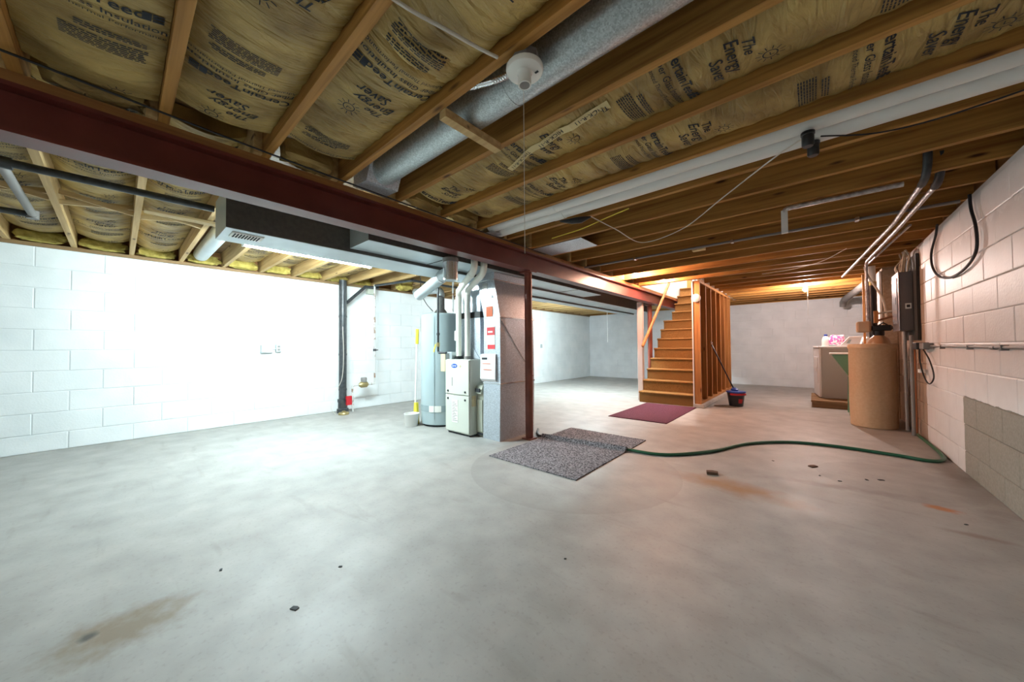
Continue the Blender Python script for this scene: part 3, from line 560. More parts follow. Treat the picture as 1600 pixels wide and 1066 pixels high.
for k, sx in ((-1, -2.305), (1, -2.27), (3, -2.25), (4, -2.25)):
    y0 = J0 + k*JP + JW
    tag(lumpy('fibre_plug', sx-.07, sx+.07, y0+.02, y0+JP-JW-.02, ZJ+.004, ZJ+.15, M['kraft'], 60+k), {-1: 'crumpled insulation plug over the beam, one bay before the torn batt', 1: 'crumpled insulation plug over the beam at the end of the creased batt', 3: 'crumpled insulation plug over the beam by the batt with pale tape', 4: 'crumpled insulation plug over the beam, next to the white pipes'}[k], 'insulation', 'crumpled plugs over the beam')

# ------------------------------------------------------------------ ceiling services, right of the beam
gd = thing('round_duct', (-0.8, 1.14, 2.06), 'long round galvanized metal duct lying in the bay between two joists', 'duct')
MB().tube([(-2.12, 1.14, 2.175), (XR-.03, 1.14, 2.175)], .092, 28).build('pipe', M['galvr'], gd, True)
MB().tube([(-1.0, 1.14, 2.175), (-.975, 1.14, 2.175)], .094, 28).build('seam', M['galvr'], gd, True)
MB().prism([(-2.30, ZJ+.008), (-2.12, ZJ-.005), (-2.05, ZJ+.13), (-2.12, ZJ+.18), (-2.30, ZJ+.17)], 1.03, 1.25).build('boot', M['galv'], gd)
for i, (py, lab) in enumerate(((2.285, 'white plastic drain pipe in the joist bay, on the side of the joist before it'), (2.41, 'white plastic drain pipe in the joist bay, carrying the black rubber stubs'))):
    t = thing('white_pipe', (-0.7, py, ZJ), lab, 'pipe')
    MB().tube([(-2.25, py, 2.135-.012*i), (XR+.02, py, 2.135-.012*i)], .054, 20).build('pipe', M['pvc'], t, True)
    MB().tube([(-1.62, py, 2.135-.012*i), (-1.52, py, 2.135-.012*i)], .058, 20).build('coupling', M['pvc'], t, True)
for i, (x, y) in enumerate(((0.0, 2.27), (0.02, 2.40))):
    t = thing('rubber_stub', (x, y, 1.98), ('black rubber stub under the white pipe nearer the insulation' if i == 0 else 'black rubber stub under the white pipe farther from the insulation'), 'fitting', 'black stubs under the white pipes')
    MB().lathe([(.020, 0), (.025, .008), (.025, .055), (.028, .058), (.028, .072), (.019, .074), (.016, .045)], (x, y, 1.998-.0*i), 18).build('sleeve', M['black'], t, True)
t = thing('cable_splice', (-1.45, 2.44, 2.0), 'black cable splice clipped under the white pipes near the beam', 'fitting')
MB().tube([(-1.56, 2.40, 2.045), (-1.47, 2.44, 2.036), (-1.40, 2.47, 2.036), (-1.33, 2.50, 2.05)], [.006, .024, .026, .006], 10).build('sleeve', M['black'], t, True)
tag(MB().tube(spline([(-1.33, 2.50, 2.055), (-1.30, 2.9, 2.045), (-1.25, 3.4, 2.03), (-.85, 3.25, 2.03), (-.45, 2.78, 2.045), (-.15, 2.42, 2.055), (.0, 2.28, 2.06)]), .004, 6).build('sagging_wire', M['whitewire'], None, True), 'thin pale wire sagging from the black splice to the black stubs', 'wire')
tag(MB().tube(spline([(-1.9, 2.78, 2.066), (-1.55, 2.72, 2.058), (-1.25, 2.63, 2.062), (-1.05, 2.58, 2.066)]), .0045, 6).build('yellow_wire', M['yellow'], None, True), 'short yellow wire stapled under the joists beside the white pipes', 'wire')
tag(MB().tube(spline([(.05, 2.33, 2.058), (.25, 2.46, 2.05), (.45, 2.49, 2.046), (.7, 2.45, 2.05), (.86, 2.40, 2.06)]), .004, 6).build('grey_wire', M['rubber'], None, True), 'thin dark wire running along the white pipes to the right wall', 'wire')
tag(MB().tube(spline([(-2.1, -.8, 2.066), (-2.13, -.25, 2.06), (-2.18, .45, 2.056), (-2.21, 1.3, 2.052), (-2.24, 2.0, 2.055), (-2.26, 2.62, 2.06), (-2.28, 3.2, 2.062)]), .005, 6).build('black_wire', M['rubber'], None, True), 'thin black wire strung under the joists along the red beam', 'wire')
tag(MB().tube(spline([(-.95, .50, 2.066), (-.925, .60, 2.058), (-.897, .70, 2.056), (-.869, .83, 2.06), (-.85, .905, 2.064)]), .006, 8).build('white_cable', M['whitewire'], None, True), 'short white flat cable hanging across the creased insulation batt', 'cable')
# porcelain lamp holder on its box
lh = thing('lamp_holder', (-0.80, 1.005, 2.02), 'white porcelain pull-chain lamp holder without a bulb, under the galvanized duct', 'lamp holder')
LX, LY = -.80, 1.0
MB().lathe([(.05, .012), (.056, .02), (.056, .055), (.05, .06)], (LX, LY, 2.045), 8).build('junction_box', M['conduit'], lh)
MB().lathe([(.018, -.056), (.025, -.056), (.025, -.016), (.030, -.010), (.066, -.007), (.070, -.002), (.070, .010), (.05, .014)], (LX, LY, 2.045), 28).build('porcelain_base', M['porc'], lh, True)
MB().lathe([(.019, -.050), (.019, -.0575), (.012, -.0575)], (LX, LY, 2.045), 16).build('socket', M['conduit'], lh, True)
for a in (.6, 2.6): MB().box(LX+.045*math.cos(a)-.007, LX+.045*math.cos(a)+.007, LY+.045*math.sin(a)-.004, LY+.045*math.sin(a)+.004, 2.0345, 2.0375).build('screw_slot', M['dark'], lh)
MB().tube([(LX-.022, LY+.02, 2.03), (LX-.022, LY+.02, 1.36)], .0013, 5).build('pull_string', M['whitewire'], lh)
fc = MB(); P = spline([(LX-.05, LY-.005, 2.065), (-.93, .985, 2.07), (-1.02, .968, 2.085), (-1.1, .962, 2.11)], 14)
fc.tube(P, [.0105 if i % 2 else .013 for i in range(len(P))], 10)
tag(fc.build('flex_conduit', M['steel'], None, True), 'ribbed flexible metal conduit leading from the porcelain lamp holder', 'conduit')
# sheet-metal panning under the joists by the beam
tag(MB().box(-2.29, -1.70, 2.985, 3.335, ZJ-.004, ZJ-.001).build('metal_pan', M['galv']), 'flat galvanized sheet nailed under two joists beside the red beam', 'sheet')
tag(MB().box(-2.30, -2.2, 2.25, 2.42, ZJ-.006, ZJ-.002).build('foil_scrap', M['galv']), 'small scrap of sheet metal on the beam beneath the white pipes', 'sheet')
# long grey conduit and its clips below the joists
cn = thing('ceiling_conduit', (-.5, 4.105, 2.06), 'long thin grey conduit running under the joists towards the right wall', 'conduit')
MB().tube([(-2.28, 4.10, 2.066), (XR-.03, 4.12, 2.066)], .013, 10).build('tube', M['conduit'], cn, True)
for x in (-1.6, -.6, .3): MB().box(x-.012, x+.012, 4.08, 4.14, 2.05, 2.079).build('clip', M['steel'], cn)
tag(MB().box(-.98, -.86, 4.13, 4.2, 2.045, 2.079).build('wood_scrap', M['paley']), 'small pale scrap of wood under the joist beside the grey conduit', 'scrap')
# foil-wrapped pipes
fp = thing('foil_pipe', (.17, 3.39, 2.0), 'foil-wrapped pipe running under one joist with a hanging white strap', 'pipe')
MB().tube(arc((-.15, 3.39, 2.03), (-.15, 3.39, 2.06), (-.11, 3.39, 2.06), 4) + [(.47, 3.40, 2.06)], .017, 10).build('wrap', M['foil'], fp, True)
MB().box(-.168, -.128, 3.375, 3.405, 1.87, 2.045).build('strap', M['white'], fp)
f1 = thing('foil_pipe', (.45, 5.2, 2.0), 'foil-wrapped pipe crossing under the joists and ending before the far bulb', 'pipe')
MB().tube([(.555, 3.42, 2.045), (.545, 4.4, 2.045), (.36, 7.25, 2.045)], .015, 10).build('wrap', M['foil'], f1, True)
MB().tube(arc((.555, 3.45, 2.045), (.556, 3.28, 2.045), (.556, 3.28, 2.2), 6), .021, 10).build('elbow', M['iron'], f1, True)
f2 = thing('foil_pipe', (.56, 5.0, 1.2), 'foil-wrapped pipe under the joists turning down behind the tan brine tank', 'pipe')
MB().tube([(.62, 3.46, 2.03), (.585, 4.6, 2.03)] + arc((.52, 6.0, 2.03), (.515, 6.1, 2.03), (.515, 6.1, 1.93), 6) + [(.515, 6.1, 1.30)], .015, 10).build('wrap', M['foil'], f2, True)
MB().tube(arc((.62, 3.5, 2.03), (.622, 3.36, 2.03), (.622, 3.36, 2.2), 6), .022, 10).build('elbow', M['iron'], f2, True)
f3 = tag(MB().tube([(.66, 4.55, 2.045), (.55, 6.4, 2.045)], .010, 8).build('copper_pipe', M['foil'], None, True), 'thin bare pipe under the joists beside the foil-wrapped pipes', 'pipe')
tag(MB().tube(spline([(-.55, 6.3, 2.07), (-.2, 6.1, 2.05), (.1, 5.75, 2.045), (.3, 5.3, 2.07)]), .004, 6).build('drooping_wire', M['whitewire'], None, True), 'thin pale wire drooping under the far joists before the lit bulb', 'wire')
dv = thing('dryer_vent', (.59, 9.1, 1.9), 'crinkled grey dryer vent hose under the joists near the back wall', 'hose')
P = [(.69, 7.75, 2.0), (.62, 8.8, 1.99), (.53, 10.2, 1.98)]
MB().tube(spline(P, 20), [.06 if i % 2 else .052 for i in range(41)], 14).build('hose', M['conduit'], dv, True)
MB().tube([(.53, 10.2, 1.98), (.51, 10.34, 1.93), (.50, 10.36, 1.83)], [.058, .06, .05], 14).build('elbow', M['conduit'], dv, True)

# ------------------------------------------------------------------ left of the beam: drains, ducts, lights
bp = thing('black_drain', (-3.2, .0, 1.97), 'thin black iron pipe under the left joists running into the grey duct', 'pipe')
MB().tube([(-3.2, -1.6, 2.0), (-3.18, .44, 2.0)], .022, 12).build('pipe', M['iron'], bp, True)
MB().tube([(-3.2, -.46, 2.0), (-3.2, -.38, 2.0)], .032, 12).build('tee', M['iron'], bp, True)
MB().tube([(-3.22, -.42, 2.0), (-4.28, -.42, 2.0)], .022, 12).build('branch', M['conduit'], bp, True)
MB().tube([(-4.28, -.40, 2.0), (-4.28, -1.6, 2.0)], .022, 12).build('return_pipe', M['iron'], bp, True)
MB().lathe([(.03, -.03), (.03, .03)], (-4.28, -.42, 2.0), 12).build('elbow', M['conduit'], bp, True)
td = thing('trunk_duct', (-3.04, 4.3, 1.80), 'long rectangular grey sheet-metal trunk duct beyond the red beam, with a small register', 'duct')
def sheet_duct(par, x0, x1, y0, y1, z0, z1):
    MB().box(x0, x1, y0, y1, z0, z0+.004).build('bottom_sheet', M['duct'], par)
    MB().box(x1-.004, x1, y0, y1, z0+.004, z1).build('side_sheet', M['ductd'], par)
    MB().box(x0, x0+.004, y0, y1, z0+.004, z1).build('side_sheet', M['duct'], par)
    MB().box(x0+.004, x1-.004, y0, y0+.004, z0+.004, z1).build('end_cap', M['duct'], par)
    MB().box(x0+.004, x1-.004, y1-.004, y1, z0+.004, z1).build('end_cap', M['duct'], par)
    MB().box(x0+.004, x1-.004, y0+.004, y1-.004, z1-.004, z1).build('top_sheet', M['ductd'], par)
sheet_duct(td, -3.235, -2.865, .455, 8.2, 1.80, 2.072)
rg = MB().box(-3.06, -2.93, .50, .68, 1.793, 1.80).build('register', M['labelw'], td)
for i in range(9):
    for j in range(2): MB().box(-3.045+j*.055, -3.0+j*.055, .515+i*.017, .523+i*.017, 1.790, 1.794).build('slot', M['dark'], rg)
for y in (2.4, 3.7, 5.0, 6.3): MB().box(-3.236, -2.864, y, y+.012, 1.797, 1.80).build('seam', M['galv'], td)
rd = thing('return_air_duct', (-2.70, 3.2, 1.83), 'rectangular return duct squeezed between the red beam and the trunk duct', 'duct')
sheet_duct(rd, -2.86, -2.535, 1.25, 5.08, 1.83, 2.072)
MB().box(-2.861, -2.534, 2.0, 2.006, 1.826, 1.83).build('seam', M['ductd'], rd); MB().box(-2.861, -2.534, 4.35, 4.356, 1.826, 1.83).build('seam', M['ductd'], rd)
sd = thing('side_duct', (-3.33, 5.8, 1.77), 'narrow sheet-metal duct hung along the far side of the trunk duct', 'duct')
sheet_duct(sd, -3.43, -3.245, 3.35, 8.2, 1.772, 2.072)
ld = thing('round_branch_duct', (-4.4, .69, 2.03), 'pale round branch duct running from the trunk duct to the left wall', 'duct')
MB().tube([(-3.237, .66, 2.168), (-5.62, .66, 2.168)], .075, 20).build('pipe', M['duct'], ld, True)
# shop light
sl = thing('shop_light', (-3.83, 1.32, 1.94), 'lit white tube shop light hung below the left joists beside the trunk duct', 'light fixture')
MB().prism([(-3.875, 1.965), (-3.785, 1.965), (-3.80, 2.005), (-3.86, 2.005)], .72, 1.92).build('housing', M['white'], sl)
MB().tube([(-3.83, .735, 1.95), (-3.83, 1.905, 1.95)], .019, 12).build('tube', M['tube'], sl, True)
for y in (.722, 1.905): MB().box(-3.855, -3.805, y, y+.013, 1.93, 1.975).build('lamp_socket', M['white'], sl)
for y in (.95, 1.7): MB().tube([(-3.83, y, 2.005), (-3.83, y, 2.09)], .003, 6).build('hanger', M['steel'], sl)
tag(MB().box(-3.85, -3.77, .12, .76, 2.058, 2.078).build('wood_strip', M['paley']), 'pale wooden strip nailed under the left joists at the end of the shop light', 'board')
r2 = thing('tube_light', (-3.66, 6.5, 1.94), 'lit tube light under the left joists towards the back wall', 'light fixture')
MB().prism([(-3.705, 1.985), (-3.615, 1.985), (-3.63, 2.025), (-3.69, 2.025)], 5.85, 7.15).build('housing', M['white'], r2)
MB().tube([(-3.66, 5.87, 1.97), (-3.66, 7.13, 1.97)], .019, 12).build('tube', M['tube2'], r2, True)
for y in (6.0, 7.0): MB().tube([(-3.66, y, 2.025), (-3.66, y, 2.09)], .003, 6).build('hanger', M['steel'], r2)
tag(MB().tube([(-4.28, 8.92, 2.06), (-4.28, 8.92, 1.13)], .006, 6).build('pull_cord', M['white'], None), 'white pull cord hanging from the left joists towards the back corner', 'cord')

# ------------------------------------------------------------------ other lamps
def bulb(x, y, z, mat, label, r=.032, group=None, string=0):
    t = thing('ceiling_bulb', (x, y, z-.07), label, 'light bulb', group)
    MB().lathe([(.055, .075), (.058, .065), (.05, .055), (.026, .045), (.024, .025), (.02, .025)], (x, y, z), 20).build('lamp_base', M['porc'], t, True)
    pr = [(.004, -r*1.05)] + [(r*math.sin(a), -r*.95*math.cos(a)) for a in [.5, .9, 1.3, 1.7, 2.1]] + [(.014, r*.95)]
    MB().lathe(pr, (x, y, z-.012), 14).build('glass', mat, t, True)
    if string: MB().tube([(x+.03, y, z+.05), (x+.03, y, z+.05-string)], .0015, 5).build('pull_string', M['whitewire'], t)
bulb(-.085, 8.0, 2.0, M['bulbf'], 'lit bare bulb under the joists in front of the white back wall', string=.52)
bulb(-2.02, 5.17, 2.12, M['bulbb'], 'lit bare bulb tucked between joists beside the red beam')
bulb(-1.85, 5.925, 2.125, M['bulbs'], 'lit bare bulb between joists in front of the stair header')
bulb(-1.85, 7.6, 4.32, M['bulbu'], 'lit bulb on the stairwell ceiling above the carpeted stairs', r=.05)
bulb(.2, -1.35, 2.0, M['fill_bulb'], 'added fill bulb, out of view, under the joists towards the front wall')  # invented bulb behind the camera, added to brighten the foreground
r3 = thing('tube_light', (-2.0, -1.75, 1.94), 'added fill tube light, out of view, under the joists towards the front wall', 'light fixture')  # invented cool tube behind the camera, added as fill for the near end
MB().prism([(-1.95, 1.985), (-1.65, 1.985), (-1.68, 2.03), (-1.92, 2.03)], -2.4, -1.15).build('housing', M['white'], r3)
for x in (-1.87, -1.73): MB().tube([(x, -2.38, 1.97), (x, -1.17, 1.97)], .019, 12).build('tube', M['fill_tube'], r3, True)
for y in (-2.2, -1.35): MB().tube([(-1.8, y, 2.03), (-1.8, y, 2.09)], .003, 6).build('hanger', M['steel'], r3)

# ------------------------------------------------------------------ stairs
RI, RU, NY = .1945, .205, 6.246
st = thing('staircase', (-1.93, 6.25, 0), 'straight staircase covered in brown carpet rising to the white door', 'staircase')
for n in range(12):
    y = NY + n*RU; z = RI*(n+1)
    b = MB(); x0, x1 = -2.40, -1.492
    if n >= 8: x0 = -2.288
    b.prism([(y+.02, z-RI), (y+.02, z-.035), (y-.005, z-.03), (y-.012, z-.015), (y-.004, z-.002), (y+.01, z), (y+RU+.03, z), (y+RU+.03, z-RI)], x0, x1, 'x')
    b.build('step', M['carpet'], st)
for x0, x1, nn in ((-2.398, -2.362, 7), (-1.53, -1.494, 11)):
    MB().prism([(NY+.03, 0), (NY+.35, 0), (NY+nn*RU, nn*RI-.35), (NY+nn*RU, nn*RI-.01), (NY+.03, .01)], x0, x1, 'x').build('stringer', M['stud'], st)
tag(MB().box(SX0+.001, SX1-.001, NY+12*RU+.031, SY1-.032, 2.3, 2.334).build('stair_landing', M['carpet']), 'small carpeted landing at the top of the stairs before the door', 'landing')
hr = thing('handrail', (-2.262, 6.1, .95), 'orange wooden handrail slanting up the left side of the stairs', 'handrail')
MB().bar((-2.262, 6.08, 1.0), (-2.262, 7.66, 2.35), .036, .055).build('rail', M['rail'], hr, bevel=.008)
for y, z in ((6.25, 1.10), (7.3, 1.99)): MB().tube([(-2.262, y, z), (-2.293, y, z-.04)], .008, 8).build('bracket', M['brass'], hr)
# stud wall along the stairs
MB_ = MB
sw = thing('stud_wall', (-1.43, 8.0, 0), 'open wooden stud wall along the right side of the stairs', 'stud wall')
SY = [6.205, 6.62, 7.02, 7.43, 7.83, 8.24, 8.64, 8.90]
for i, y in enumerate(SY):
    if i == 0: MB().box(-1.468, -1.372, y, y+.04, .10, 2.075).build('stud', M['stud'], sw)
    else: MB().box(-1.468, -1.372, y, y+.038, .10, 2.04).build('stud', M['stud'], sw)
MB().box(-1.468, -1.372, 6.246, 8.94, 2.04, 2.076).build('top_plate', M['stud'], sw)
MB().box(-1.468, -1.372, 6.205, 8.94, .062, .099).build('bottom_plate', M['stud'], sw)
MB().box(-1.486, -1.470, 6.20, 8.94, .03, 2.07).build('panel', M['panelw'], sw)
MB().box(-1.488, -1.469, 6.192, 6.199, .04, 2.07).build('edge_trim', M['plaster'], sw)
tag(MB().box(-1.49, -1.33, 6.19, 9.0, 0, .061).build('concrete_curb', M['curb'], bevel=.008), 'low pale concrete curb under the stud wall beside the stairs', 'curb')
sa = thing('smoke_alarm', (-1.43, 6.17, 1.70), 'round white smoke alarm on the front stud of the stair wall', 'smoke alarm')
MB().lathe([(.06, 0), (.068, -.006), (.068, -.03), (.055, -.042), (.02, -.046)], (-1.42, 6.203, 1.785), 28, 'y').build('cover', M['white'], sa, True)
MB().lathe([(.012, -.044), (.012, -.05)], (-1.42, 6.203, 1.77), 12, 'y').build('test_button', M['labelw'], sa)

# ------------------------------------------------------------------ furnace group
fu = thing('furnace', (-3.11, 2.95, 0), 'tall cream gas furnace cabinet with an oval blue badge and two door panels', 'furnace')
MB().box(-3.325, -2.90, 2.60, 3.28, .02, .868).build('cabinet', M['furn'], fu, bevel=.006)
up_ = MB().box(-3.32, -2.905, 2.583, 2.60, .465, .862).build('upper_door', M['furn'], fu, bevel=.004)
lo_ = MB().box(-3.32, -2.905, 2.583, 2.60, .035, .455).build('lower_door', M['furn'], fu, bevel=.004)
MB().box(-3.30, -2.92, 2.61, 3.25, 0, .02).build('base', M['dark'], fu)
for x in (-3.27, -2.965):
    MB().lathe([(.012, 0), (.012, -.008), (.006, -.01)], (x, 2.583, .50), 12, 'y').build('latch', M['dark'], up_)
    MB().lathe([(.012, 0), (.012, -.008), (.006, -.01)], (x, 2.583, .41), 12, 'y').build('latch', M['dark'], lo_)
MB().box(-3.20, -3.09, 2.5805, 2.583, .14, .40).build('paper_label', M['labelw'], lo_)
for i in range(12): MB().box(-3.19, -3.10-.02*(i % 3), 2.5795, 2.5805, .16+i*.019, .165+i*.019).build('printed_line', M['conduit'], lo_)
bd = MB().lathe([(1, 0), (1, -.004)], (0, 0, 0), 28, 'y'); bd.v = [(-3.155+p[0]*.052, 2.583+p[1], .795+p[2]*.024) for p in bd.v]
bdo = bd.build('badge', M['blue'], up_)
V, Fc = text2d('Carrier', 1.0, .25, .012); q = MB(); q.add([(-3.155+a*.030, 2.5775, .787+c*.032) for a, c in V], Fc); q.build('badge_lettering', M['white'], up_, fix=False)
q = MB().lathe([(.014, 0), (.014, -.004)], (-3.05, 2.583, .79), 14, 'y').build('warning_dot', M['beige'], up_)
MB().box(-3.20, -3.19, 2.5815, 2.583, .56, .66).build('scratch', M['conduit'], up_)
cc = thing('coil_cabinet', (-3.10, 3.0, .87), 'galvanized coil cabinet and plenum standing on top of the furnace', 'plenum')
MB().box(-3.315, -2.90, 2.76, 3.26, .869, 1.355).build('case', M['galv'], cc)
MB().box(-3.32, -2.895, 2.755, 3.265, 1.355, 1.425).build('black_band', M['black'], cc)
MB().box(-3.30, -2.92, 2.78, 3.24, 1.425, 1.798).build('plenum', M['galv'], cc)
MB().prism([(-3.31, .88), (-2.905, .88), (-3.11, 1.11)], 2.752, 2.76).build('stiffening_crease', M['galv'], cc)
for i, (x, ye, lab) in enumerate(((-3.22, 2.29, 'white plastic vent pipe rising from the furnace next to the water heater'), (-3.063, 2.42, 'white plastic vent pipe rising from the furnace next to the return duct'))):
    t = thing('vent_pipe', (x, 2.71, .87), lab, 'pipe')
    MB().tube([(x, 2.71, .872)] + arc((x, 2.71, 1.60), (x, 2.71, 1.655), (x+.05, 2.71-.03*(1+.5*(1-i)), 1.68), 5) + arc((-2.56, ye+.05, 1.765), (-2.482, ye, 1.78), (-2.482, ye, 1.85), 6) + [(-2.482, ye, 2.05)], .034, 16).build('pipe', M['pvcw'], t, True)
    MB().tube([(x, 2.71, 1.56), (x, 2.71, 1.62)], .038, 16).build('elbow_collar', M['pvcw'], t, True)
    MB().tube([(x, 2.71, .869), (x, 2.71, .905)], .042, 16).build('base_clamp', M['black'] if i == 0 else M['conduit'], t, True)
    MB().tube([(-2.66, ye+.105, 1.752), (-2.60, ye+.072, 1.76)], .038, 16).build('elbow_collar', M['pvcw'], t, True)
tag(MB().box(-3.38, -3.27, 2.64, 2.72, .869, .955).build('control_box', M['duct'], bevel=.004), 'small grey metal control box on the furnace top beside the vent pipe', 'box')
jb = thing('junction_box', (-3.36, 2.80, 1.08), 'small white electrical box mounted behind the furnace vent pipe', 'box')
MB().box(-3.40, -3.317, 2.78, 2.86, 1.09, 1.22).build('body', M['white'], jb, bevel=.01); MB().box(-3.385, -3.33, 2.776, 2.78, 1.11, 1.20).build('cover', M['labelw'], jb)
fb = thing('filter_cabinet', (-2.845, 2.95, 0), 'narrow cream filter cabinet wedged between furnace and return duct', 'cabinet')
MB().box(-2.893, -2.792, 2.70, 3.25, .01, .50).build('body', M['furnd'], fb, bevel=.004)
MB().prism([(2.70, .50), (2.66, .49), (2.69, .575), (2.76, .60), (3.25, .60), (3.25, .50)], -2.893, -2.792, 'x').build('head', M['furnd'], fb)
MB().box(-2.885, -2.80, 2.688, 2.70, .06, .42).build('door', M['furnd'], fb, bevel=.003)
MB().box(-2.88, -2.805, 2.655, 2.664, .505, .545).build('display', M['dark'], fb)
MB().box(-2.885, -2.80, 2.692, 2.70, .02, .045).build('vent_slot', M['dark'], fb)
tag(MB().box(-2.898, -2.893, 2.62, 2.68, .34, .46).build('beige_tag', M['beige']), 'small beige tag stuck on the side of the furnace cabinet', 'tag')
# return drop with its stickers
rp = thing('return_duct', (-2.65, 2.97, 0), 'tall galvanized return-air duct with stickers, standing behind the red post', 'duct')
MB().prism([(-2.778, 0), (-2.525, 0), (-2.512, .615), (-2.765, .615)], 2.68, 3.27).build('lower_section', M['galv'], rp)
MB().prism([(-2.763, .615), (-2.511, .615), (-2.512, 1.33), (-2.757, 1.33)], 2.682, 3.268).build('middle_section', M['galv'], rp)
MB().prism([(-2.757, 1.33), (-2.512, 1.33), (-2.60, 1.74), (-2.60, 1.829), (-2.855, 1.829), (-2.855, 1.75)], 2.684, 3.266).build('upper_section', M['galv'], rp)
for z, x0, x1 in ((.615, -2.771, -2.505), (1.33, -2.763, -2.506), (1.745, -2.862, -2.594)): MB().box(x0, x1, 2.676, 3.274, z-.006, z+.006).build('drive_cleat', M['steel'], rp)
MB().bar((-2.509, 2.70, 1.30), (-2.509, 3.25, .66), .006, .004, (1,0,0)).build('cross_break', M['steel'], rp)
hu = MB().prism([(2.672, .64), (2.655, .66), (2.662, .925), (2.680, .935), (2.680, .63)], -2.795, -2.565, 'x').build('humidifier_panel', M['applw'], rp)
MB().box(-2.77, -2.69, 2.657, 2.661, .872, .895).build('display', M['dark'], hu)
MB().box(-2.74, -2.62, 2.652, 2.6575, .76, .765).build('printed_line', M['orange'], hu); MB().box(-2.76, -2.64, 2.654, 2.659, .825, .83).build('printed_line', M['orange'], hu)
MB().box(-2.716, -2.62, 2.679, 2.682, 1.345, 1.455).build('orange_sticker', M['orange'], rp)
ws = MB().box(-2.71, -2.585, 2.679, 2.682, .985, 1.235).build('white_sticker', M['labelw'], rp)
MB().box(-2.708, -2.587, 2.6775, 2.679, 1.14, 1.225).build('red_band', M['red'], ws); MB().box(-2.70, -2.587, 2.6775, 2.679, .988, 1.035).build('red_band', M['red'], ws); MB().box(-2.69, -2.62, 2.6765, 2.6775, 1.165, 1.185).build('white_bar', M['labelw'], ws)
MB().box(-2.64, -2.615, 2.676, 2.68, 1.545, 1.575).build('plug', M['black'], rp)
MB().box(-2.78, -2.70, 2.679, 2.684, 1.57, 1.72).build('sheet_patch', M['steel'], rp)
# combustion vent: vertical can and slanting pipe
vc = thing('vent_elbow', (-2.49, 2.0, 1.6), 'galvanized round vent with an upright can and a slanting open-ended pipe', 'duct')
MB().tube([(-2.49, 2.0, 1.785), (-2.49, 2.0, 1.822)], .072, 24).build('collar', M['conduit'], vc, True)
MB().tube([(-2.49, 2.0, 1.62), (-2.49, 2.0, 1.785)], .067, 24).build('can', M['steel'], vc, True)
MB().tube([(-2.50, 2.0, 1.70), (-2.62, 2.03, 1.695), (-3.29, 2.2, 1.59)], [.056, .058, .056], 20).build('pipe', M['duct'], vc, True)
MB().tube([(-2.66, 2.04, 1.689), (-2.68, 2.045, 1.686)], .061, 20).build('seam', M['steel'], vc, True)
# water heater
wh = thing('water_heater', (-3.76, 2.86, 0), 'grey cylindrical water heater standing behind the furnace', 'water heater')
HX, HY, HR = -3.77, 2.86, .262
MB().lathe([(HR-.02, .02), (HR, .03), (HR, 1.44), (HR-.015, 1.455), (.05, 1.475)], (HX, HY, 0), 40).build('tank', M['heater'], wh, True)
MB().lathe([(HR+.004, .19), (HR+.004, .27)], (HX, HY, 0), 40).build('band', M['heaterd'], wh, True)
MB().lathe([(HR-.03, 0), (HR-.03, .03)], (HX, HY, 0), 24).build('base_ring', M['dark'], wh)
MB().tube([(HX+.15, HY-.224, .1), (HX+.15, HY-.224, 1.40)], .003, 6).build('seam', M['heater'], wh)
def plate_on(ang, z0, z1, half, mat, name, par):
    b = MB(); n = 6
    for i in range(n):
        a0, a1 = ang-half+2*half*i/n, ang-half+2*half*(i+1)/n; R = HR+.006
        b.add([(HX+R*math.cos(a0), HY+R*math.sin(a0), z0), (HX+R*math.cos(a1), HY+R*math.sin(a1), z0), (HX+R*math.cos(a1), HY+R*math.sin(a1), z1), (HX+R*math.cos(a0), HY+R*math.sin(a0), z1)], [(0,1,2,3)])
    b.build(name, mat, par, fix=False)
plate_on(-.95, .19, .27, .30, M['labelw'], 'rating_label', wh)
plate_on(-2.35, 1.22, 1.40, .10, M['labelw'], 'white_label', wh)
MB().lathe([(.09, 1.47), (.075, 1.50), (.05, 1.53), (.05, 1.69)], (HX, HY, 0), 20).build('draft_hood', M['ductd'], wh, True)
fl = thing('flue_pipe', (-4.0, 2.86, 1.7), 'galvanized flue pipe above the water heater running towards the left wall', 'pipe')
MB().tube(arc((HX, HY, 1.70), (HX, HY, 1.80), (HX-.12, HY, 1.80), 6) + [(-4.4, HY+.02, 1.83)], .052, 16).build('pipe', M['galvr'], fl, True)
gp = thing('gas_pipe', (-3.47, 2.58, .9), 'black iron gas pipe with a yellow valve handle in front of the water heater', 'pipe')
MB().tube([(-3.47, 2.59, 2.07), (-3.47, 2.59, 1.0)] + arc((-3.47, 2.59, .98), (-3.47, 2.59, .945), (-3.44, 2.595, .945), 4) + [(-3.335, 2.61, .945)], .014, 10).build('pipe', M['iron'], gp, True)
MB().tube([(-3.47, 2.59, 1.16), (-3.47, 2.59, 1.19)], .021, 10).build('union', M['iron'], gp, True)
MB().tube([(-3.47, 2.59, 1.02), (-3.47, 2.59, 1.07)], .022, 10).build('valve', M['brass'], gp, True)
MB().bar((-3.485, 2.565, 1.05), (-3.52, 2.56, .955), .016, .006, (0,1,0)).build('handle', M['yellow'], gp)
tag(MB().box(-3.42, -3.335, 2.59, 2.60, .72, .93).build('hang_tag', M['beige'], bevel=.002), 'beige instruction tag hanging between water heater and furnace', 'tag')
br = thing('broom', (-4.0, 2.665, 0), 'white-handled broom with yellow ends leaning on the water heater', 'broom')
MB().tube([(-4.02, 2.625, .24), (-4.0, 2.64, 1.10)], .012, 10).build('handle', M['white'], br, True)
MB().tube([(-4.0, 2.64, 1.06), (-3.996, 2.643, 1.26)], .022, 10).build('grip', M['yellow'], br, True)
MB().prism([(-4.05, .0), (-3.955, .0), (-3.98, .28), (-4.03, .28)], 2.61, 2.645).build('brush', M['yellow'], br)
